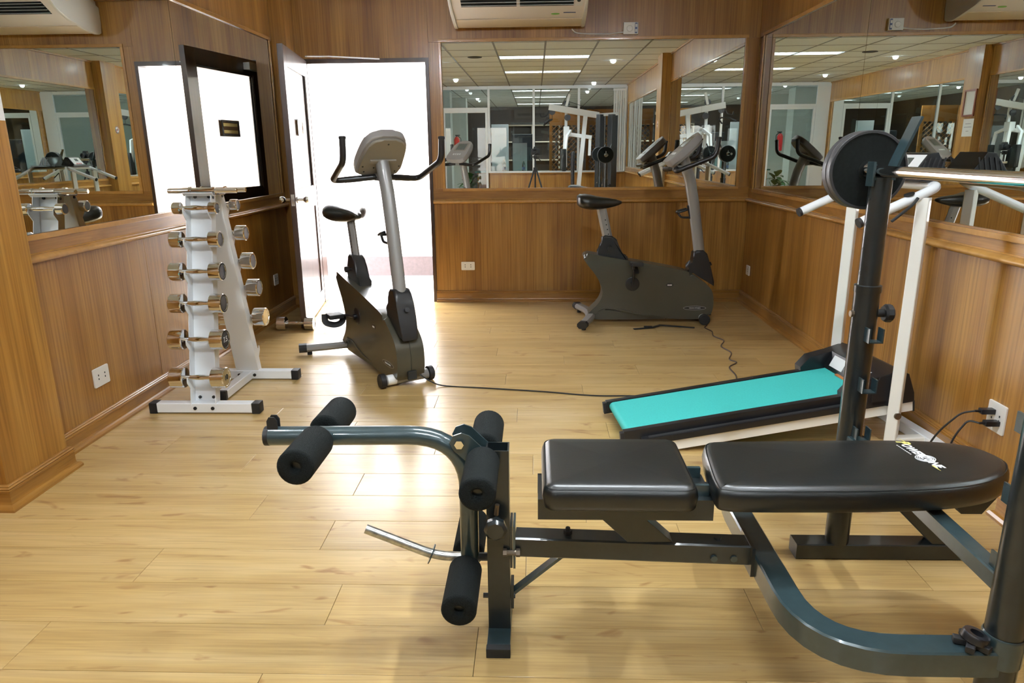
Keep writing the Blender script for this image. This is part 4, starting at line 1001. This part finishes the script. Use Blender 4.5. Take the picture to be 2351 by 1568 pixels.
# ================================================================== BEHIND THE CAMERA: glazed partition
sill = struct('wall_rear', B().box(-.90, XR, YP-.06, YP, -.1, .835), 'veneer', 'low wooden wall under the glass partition')
part('sill_cap', B().box(-.90, XR, YP-.30, YP+.03, .835, .853, bev=.004), 'veneer_trim', sill)
part('baseboard', B().sweep([(-.90, YP, 0), (XR, YP, 0)][::-1] if 0 else [(-.90, YP, 0), (XR, YP, 0)], [(-a, z) for a, z in base_profile(0)], up=(0, 0, 1)), 'veneer_trim', sill)
def glazing(name, label, bars, panes):
    o = bpy.data.objects.new(name, None); COL.objects.link(o); o['kind'] = 'structure'; o['label'] = label; o['category'] = name.split('_')[0]; WM[o.name] = Matrix.Identity(4)
    for x0, x1, z0, z1 in bars: part('frame_bar', B().box(x0, x1, YP-.045, YP-.002, z0, z1, bev=.003), 'alu', o)
    for x0, x1, z0, z1 in panes: part('pane', B().box(x0, x1, YP-.026, YP-.020, z0, z1), 'glass', o)
    return o
F = .045
MUL = [-.90, -.03, .84, XR-.02]
glazing('window_1', 'white aluminium glazed partition behind the camera', [(x-F/2, x+F/2, .853, ZC-.06) for x in MUL] + [(-.90-F/2, XR, ZC-.06, ZC), (-.88, XR, .853, .885)],
        [(a+F/2, b_-F/2, .885, ZC-.06) for a, b_ in zip(MUL, MUL[1:])])
glazing('door_2', 'white aluminium framed glass door in the partition', [(XL, XL+.25, 0, ZC), (-1.80, -1.755, 0, 2.03), (-.97, -.925, 0, 2.03), (-1.755, -.97, .0, .10), (-1.80, -.925, 2.03, 2.085), (-1.80, -.925, ZC-.06, ZC), (-1.755, -.97, 1.99, 2.03)],
        [(-1.755, -.97, .10, 1.99), (-1.80, -.925, 2.085, ZC-.06)])
# office shell
struct('floor_office', B().box(XL-.5, XR+.5, -9.2, YP-.06, -.1, 0), 'office_floor', 'pale office floor behind the glass partition')
wo = struct('wall_office_left', B().box(XL-.62, XL-.5, -9.2, YP-.05, 0, ZC+.12).box(XL-.5, XL, YP-.12, YP-.06, 0, ZC+.12), 'office_wall', 'pale green office side wall beyond the glass door')
part('column', B().box(XL-.5, -1.78, -3.75, -3.35, 0, ZC+.02), 'office_wall', wo)
part('column', B().box(XL-.5, -1.62, -5.6, -5.2, 0, ZC+.02), 'office_wall', wo)
w2 = struct('wall_office_right', B().box(XR+.38, XR+.5, -9.2, YP-.05, 0, ZC+.12).box(XR-.02, XR+.5, YP-.12, YP-.06, 0, ZC+.12), 'office_dark', 'dark office side wall behind the lattice screens')
w3 = struct('wall_office_rear', B().box(XL-.5, XR+.5, -9.2, -9.0, 0, ZC+.12), 'office_dark', 'dark end wall far beyond the glass partition')
struct('ceiling_office_edge', B().box(XL-.62, XL, -9.2, YP-.06, ZC-.0, ZC+.12).box(XR, XR+.5, -9.2, YP-.06, ZC-.0, ZC+.12), 'tile', 'pale ceiling border above the office edges')
# slats stand in for a stacked folding door, moved room-side so they catch light
t = thing('folding_door', 'pale stacked folding door by the right end of the partition', 'blind', (1.62, YP+.06, .86))
for k in range(6): part('slat', B().box(1.50+k*.041, 1.535+k*.041, YP+.05+.012*(k % 2), YP+.053+.012*(k % 2), .87, 2.36), 'door_slat', t)
part('head_rail', B().box(1.49, 1.745, YP+.035, YP+.08, 2.36, 2.40), 'alu', t)
# lattice screens
def lattice(x0, x1, y_, z0, z1, label):
    t = thing('lattice_screen', label, 'screen', ((x0+x1)/2, y_, 0), 0, 'wooden lattice screens')
    part('frame', B().box(x0, x0+.06, y_-.02, y_+.02, 0, z1+.32).box(x1-.06, x1, y_-.02, y_+.02, 0, z1+.32).box(x0+.06, x1-.06, y_-.02, y_+.02, z0-.06, z0).box(x0+.06, x1-.06, y_-.02, y_+.02, z1, z1+.32), 'orange_wood', t)
    a, b_ = x0+.06, x1-.06; H_ = z1-z0; Wd = b_-a; st_ = .105
    for sgn, yy in ((1, .006), (-1, -.006)):
        c = -H_
        while c < Wd:
            # line x = a + c + u, z = z0 + u (mirrored for the other set)
            u0 = max(0, -c); u1 = min(H_, Wd-c)
            if u1-u0 > .02:
                p0, p1 = (c+u0, u0), (c+u1, u1)
                X = (lambda q: a+q) if sgn > 0 else (lambda q: b_-q)
                part('lath', B().sq([(X(p0[0]), y_+yy, z0+p0[1]), (X(p1[0]), y_+yy, z0+p1[1])], .010, .030, up=(0, 1, 0) if 0 else (1, 0, 1)), 'lattice', t)
            c += st_
    return t
lattice(.30, 1.02, -3.45, .12, 1.78, 'orange wood lattice screen standing in the office behind the glass')
lattice(1.08, 1.80, -3.50, .12, 1.78, 'second orange wood lattice screen nearer the dark office wall')
# white board panel, desk, chairs, bottles
t = thing('display_board', 'tall white display board standing behind the office desk', 'board', (-.75, -3.62, 0))
part('panel', B().box(-.935, -.570, -3.63, -3.60, .55, 1.82, bev=.004), 'paper', t)
part('leg', B().box(-.90, -.87, -3.64, -3.61, 0, .56), 'alu', t); part('leg', B().box(-.64, -.61, -3.64, -3.61, 0, .56), 'alu', t)
t = thing('office_desk', 'wooden office desk with green glass top behind the partition', 'desk', (-.35, -3.2, 0))
part('desk_top', B().box(-1.25, .32, -3.42, -2.88, .84, .866, bev=.004), 'green_top', t)
part('desk_front', B().box(-1.15, .25, -2.93, -2.90, .06, .84), 'orange_wood', t)
for x in (-1.2, .24): part('desk_side', B().box(x, x+.03, -3.40, -2.92, 0, .84), 'orange_wood', t)
t = thing('paper_sheet', 'bright white paper sheet propped on the office desk', 'paper', (-.32, -3.2, .866))
part('sheet', B().box(-.47, -.17, -3.22, -3.212, .867, 1.43), 'paper', t)
part('prop', B().box(-.36, -.28, -3.28, -3.22, .867, .90), 'dark_gap', t)
t = thing('office_chair', 'dark office chair with white headrest cover behind the desk', 'chair', (-.25, -3.75, 0))
part('backrest', B().box(-.50, 0, -3.80, -3.73, .80, 1.62, bev=.03), 'black_plastic', t)
part('seat', B().box(-.50, 0, -3.73, -3.45, .44, .54, bev=.03), 'black_plastic', t)
part('stem', B().cyl((-.25, -3.6, .08), (-.25, -3.6, .45), .03, 12), 'chrome', t)
for k in range(5): part('leg', B().sq([(-.25, -3.6, .08), (-.25+.28*math.cos(1.256*k), -3.6+.28*math.sin(1.256*k), .05)], .04, .03), 'black_plastic', t)
def bottle(x, y, z, label):
    t = thing('water_bottle', label, 'bottle', (x, y, z), 0, 'water bottles on the sill')
    part('body', B().lathe([(0, 0), (.031, 0), (.033, .006), (.033, .14), (.028, .17), (.013, .205), (.013, .225), (0, .225)], (x, y, z), seg=20), 'bottle', t)
    part('cap', B().cyl((x, y, z+.222), (x, y, z+.242), .015, 14), 'print_white', t)
    part('label', B().lathe([(.0335, .055), (.0335, .105)], (x, y, z), seg=20), 'bottle_label', t)
bottle(-.23, YP-.15, .853, 'water bottle on the sill nearer the middle mullion')
bottle(-.62, YP-.17, .853, 'water bottle on the sill nearer the glass door')
# potted plant
t = thing('potted_plant', 'leafy green potted plant beyond the glass door', 'plant', (-1.32, -2.72, 0))
part('pot', B().lathe([(0, 0), (.13, 0), (.17, .34), (.18, .36), (.165, .36), (.15, .32), (0, .32)], (-1.32, -2.72, 0), seg=24), 'pot', t)
rnd = random.Random(11)
q = B()
for k in range(7):
    a = rnd.uniform(0, 2*PI); q.tube([(-1.32, -2.72, .30), (-1.32+.06*math.cos(a), -2.72+.06*math.sin(a), .50), (-1.32+.12*math.cos(a), -2.72+.12*math.sin(a), .62)], .006, 6)
part('stem', q, 'leaf', t)
for k in range(26):
    a = rnd.uniform(0, 2*PI); el = rnd.uniform(-.1, 1.0); L = rnd.uniform(.16, .28); wd = L*.26
    c = Vector((-1.32, -2.72, rnd.uniform(.45, .72))); d = Vector((math.cos(a)*math.cos(el), math.sin(a)*math.cos(el), math.sin(el))); sd = d.cross(Vector((0, 0, 1))).normalized(); nn = sd.cross(d)
    rows = []
    for i in range(6):
        u = i/5; wv = wd*math.sin(PI*min(1, .06+u*.94))**.8; p = c+d*(.05+L*u)-Vector((0, 0, .10*u*u))
        rows.append([p-sd*wv+nn*.01, p, p+sd*wv+nn*.01])
    q = B().grid(rows); 
    part('leaf', q, 'leaf', t)
# fire extinguisher, picture, speaker on the office column
t = thing('fire_extinguisher', 'red fire extinguisher on the office column', 'extinguisher', (-1.70, -3.85, 1.30))
part('cylinder', B().lathe([(0, 0), (.055, 0), (.06, .01), (.06, .30), (.035, .35), (.02, .36), (0, .36)], (-1.71, -3.85, 1.22), seg=20), 'extinguisher', t)
part('valve', B().cyl((-1.71, -3.85, 1.58), (-1.71, -3.85, 1.62), .018, 10).box(-1.74, -1.64, -3.86, -3.84, 1.60, 1.62), 'rubber', t)
part('hose', B().tube(fillet([(-1.69, -3.85, 1.60), (-1.62, -3.85, 1.55), (-1.63, -3.85, 1.28)], .03, 4), .009, 8), 'rubber', t)
t = thing('picture', 'tall dark framed picture on the pale office wall', 'picture', (XL-.49, -2.9, 1.6))
part('frame', B().box(XL-.5, XL-.475, -3.15, -2.75, 1.15, 2.0), 'frame_wood', t); part('canvas', B().box(XL-.48, XL-.472, -3.12, -2.78, 1.18, 1.97), 'paint_art', t)
t = thing('wall_shelf', 'pale shelf unit with books against the far office wall', 'shelf', (-.2, -8.8, 0))
for z in (.5, 1.0, 1.5, 1.95): part('board', B().box(-.9, .7, -8.98, -8.66, z, z+.03), 'ac_panel', t)
for x in (-.9, -.1, .67): part('upright', B().box(x, x+.03, -8.98, -8.66, 0, 1.98), 'ac_panel', t)

# ================================================================== MULTI-GYM behind the camera
G = thing('multi_gym', 'white multi-station weight machine standing by the glass partition', 'weight machine', (.85, -.95, 0))
gy = -.95
def gb(name, path, w_, h_, m_='white_metal', up=(0, 0, 1), parent=None): return part(name, B().sq(path, w_, h_, up=up, c=.004), m_, parent or G)
gb('base_beam', [(.35, gy, .04), (1.55, gy, .04)], .06, .06); gb('base_foot', [(.40, gy-.35, .03), (.40, gy+.35, .03)], .05, .05); gb('base_foot', [(1.48, gy-.32, .03), (1.48, gy+.32, .03)], .05, .05)
gb('main_post', [(.73, gy, .06), (.885, gy, 1.86)], .065, .075, up=(1, 0, 0)); gb('top_beam', [(.24, gy, 2.010), (1.12, gy, 1.860)], .065, .105, up=(0, 1, 0) if 0 else (0, 0, 1)); gb('top_link', [(1.10, gy, 1.865), (1.45, gy, 1.885)], .06, .05)
for x in (1.155, 1.365): gb('weight_shroud', [(x, gy, .06), (x, gy, 1.875)], .105, .16, 'weight_block')
for x in (1.225, 1.295): part('guide_rod', B().cyl((x, gy, .06), (x, gy, 1.86), .010, 10), 'chrome', G)
for k in range(10): part('weight_block', B().box(1.212, 1.308, gy-.09, gy+.09, .12+k*.045, .162+k*.045, bev=.003), 'weight_block', G)
gb('press_arm', [(.545, gy-.055, 2.05), (.545, gy-.055, .98)], .045, .05, up=(1, 0, 0)); gb('press_arm', [(.53, gy+.055, 1.60), (.50, gy+.055, .95)], .045, .05, up=(1, 0, 0))
gb('pulley_arm', [(.545, gy, 2.02), (.60, gy, 2.22)], .03, .045); gb('cross_arm', [(.56, gy, 1.55), (1.00, gy, 1.49)], .05, .065); gb('drop_plate', [(.975, gy, 1.52), (.965, gy, 1.18)], .02, .05, up=(1, 0, 0))
part('joint_block', B().box(.50, .60, gy-.08, gy+.08, 1.52, 1.68, bev=.012), 'white_metal', G)
for x, z in ((.55, 2.06), (.30, 1.93), (.57, 1.83)): part('pulley', B().cyl((x, gy-.012, z), (x, gy+.012, z), .055, 22), 'black_plastic', G)
part('lat_bar', B().tube(fillet([(.16, gy-.48, 1.72), (.24, gy-.36, 1.78), (.30, gy, 1.80), (.24, gy+.36, 1.78), (.16, gy+.48, 1.72)], .06, 5), .014, 10), 'rubber', G)
part('cable', B().cyl((.30, gy, 1.80), (.30, gy, 1.93), .004, 6).cyl((.55, gy, 2.11), (1.26, gy, 1.88), .004, 6), 'cable', G)
part('pull_hook', B().tube(fillet([(.26, gy, 1.97), (.20, gy, 1.86), (.10, gy, 1.84), (.09, gy, 1.90)], .03, 4), .012, 8), 'rubber', G)
part('seat', B().box(.30, .66, gy-.16, gy+.16, .46, .53, bev=.02), 'vinyl', G); gb('seat_post', [(.48, gy, .06), (.48, gy, .47)], .05, .05, up=(1, 0, 0))
part('backrest', B().box(.64, .70, gy-.13, gy+.13, .62, 1.25, bev=.02), 'vinyl', G)
for s in (-1, 1):
    gb('butterfly_arm', [(.62, gy+s*.10, 1.60), (.55, gy+s*.34, 1.50), (.50, gy+s*.36, .98)], .04, .05); part('arm_pad', B().box(.46, .54, gy+s*.36-.07, gy+s*.36+.07, .92, 1.30, bev=.02), 'vinyl', G)
# ================================================================== CAMERA ON TRIPOD (the one taking the picture)
tp = thing('tripod', 'black camera tripod standing in the middle of the room', 'tripod', (0, -.09, 0))
part('centre_column', B().cyl((0, -.09, .60), (0, -.09, 1.14), .014, 12).cyl((0, -.09, .93), (0, -.09, 1.0), .032, 14), 'black_plastic', tp)
part('head', B().box(-.03, .03, -.12, -.06, 1.14, 1.20, bev=.006).cyl((.02, -.11, 1.17), (.10, -.26, 1.10), .007, 8).cyl((-.03, -.09, 1.17), (-.07, -.09, 1.17), .010, 10), 'black_plastic', tp)
for k in range(3):
    a = math.radians(-90+120*k)
    e = Vector((.36*math.cos(a), -.09+.36*math.sin(a), .012))
    l_ = part('leg', B().sq([(.02*math.cos(a), -.09+.02*math.sin(a), .97), (.36*math.cos(a)*.55, -.09+.36*math.sin(a)*.55, .47)], .028, .022, c=.005), 'black_plastic', tp)
    part('leg_extension', B().cyl((.36*math.cos(a)*.5, -.09+.36*math.sin(a)*.5, .51), e, .009, 8), 'chrome', l_)
    part('foot', B().cyl(e+Vector((0, 0, -.012)), e+Vector((0, 0, .02)), .014, 10), 'rubber', l_)
cm = thing('photo_camera', 'black photo camera mounted on the tripod', 'camera', (0, -.10, 1.205))
part('body', B().box(-.075, .075, -.155, -.09, 1.205, 1.305, bev=.012), 'rubber', cm)
part('viewfinder', B().prism([(-.035, 1.30), (.035, 1.30), (.022, 1.338), (-.022, 1.338)], -.155, -.085, 'y'), 'rubber', cm)
part('lens', B().lathe([(.036, 0), (.036, .05), (.039, .055), (.039, .078), (.034, .078), (.030, .06), (0, .06)], (0, -.095, 1.258), (0, 1, 0), 24), 'black_plastic', cm)
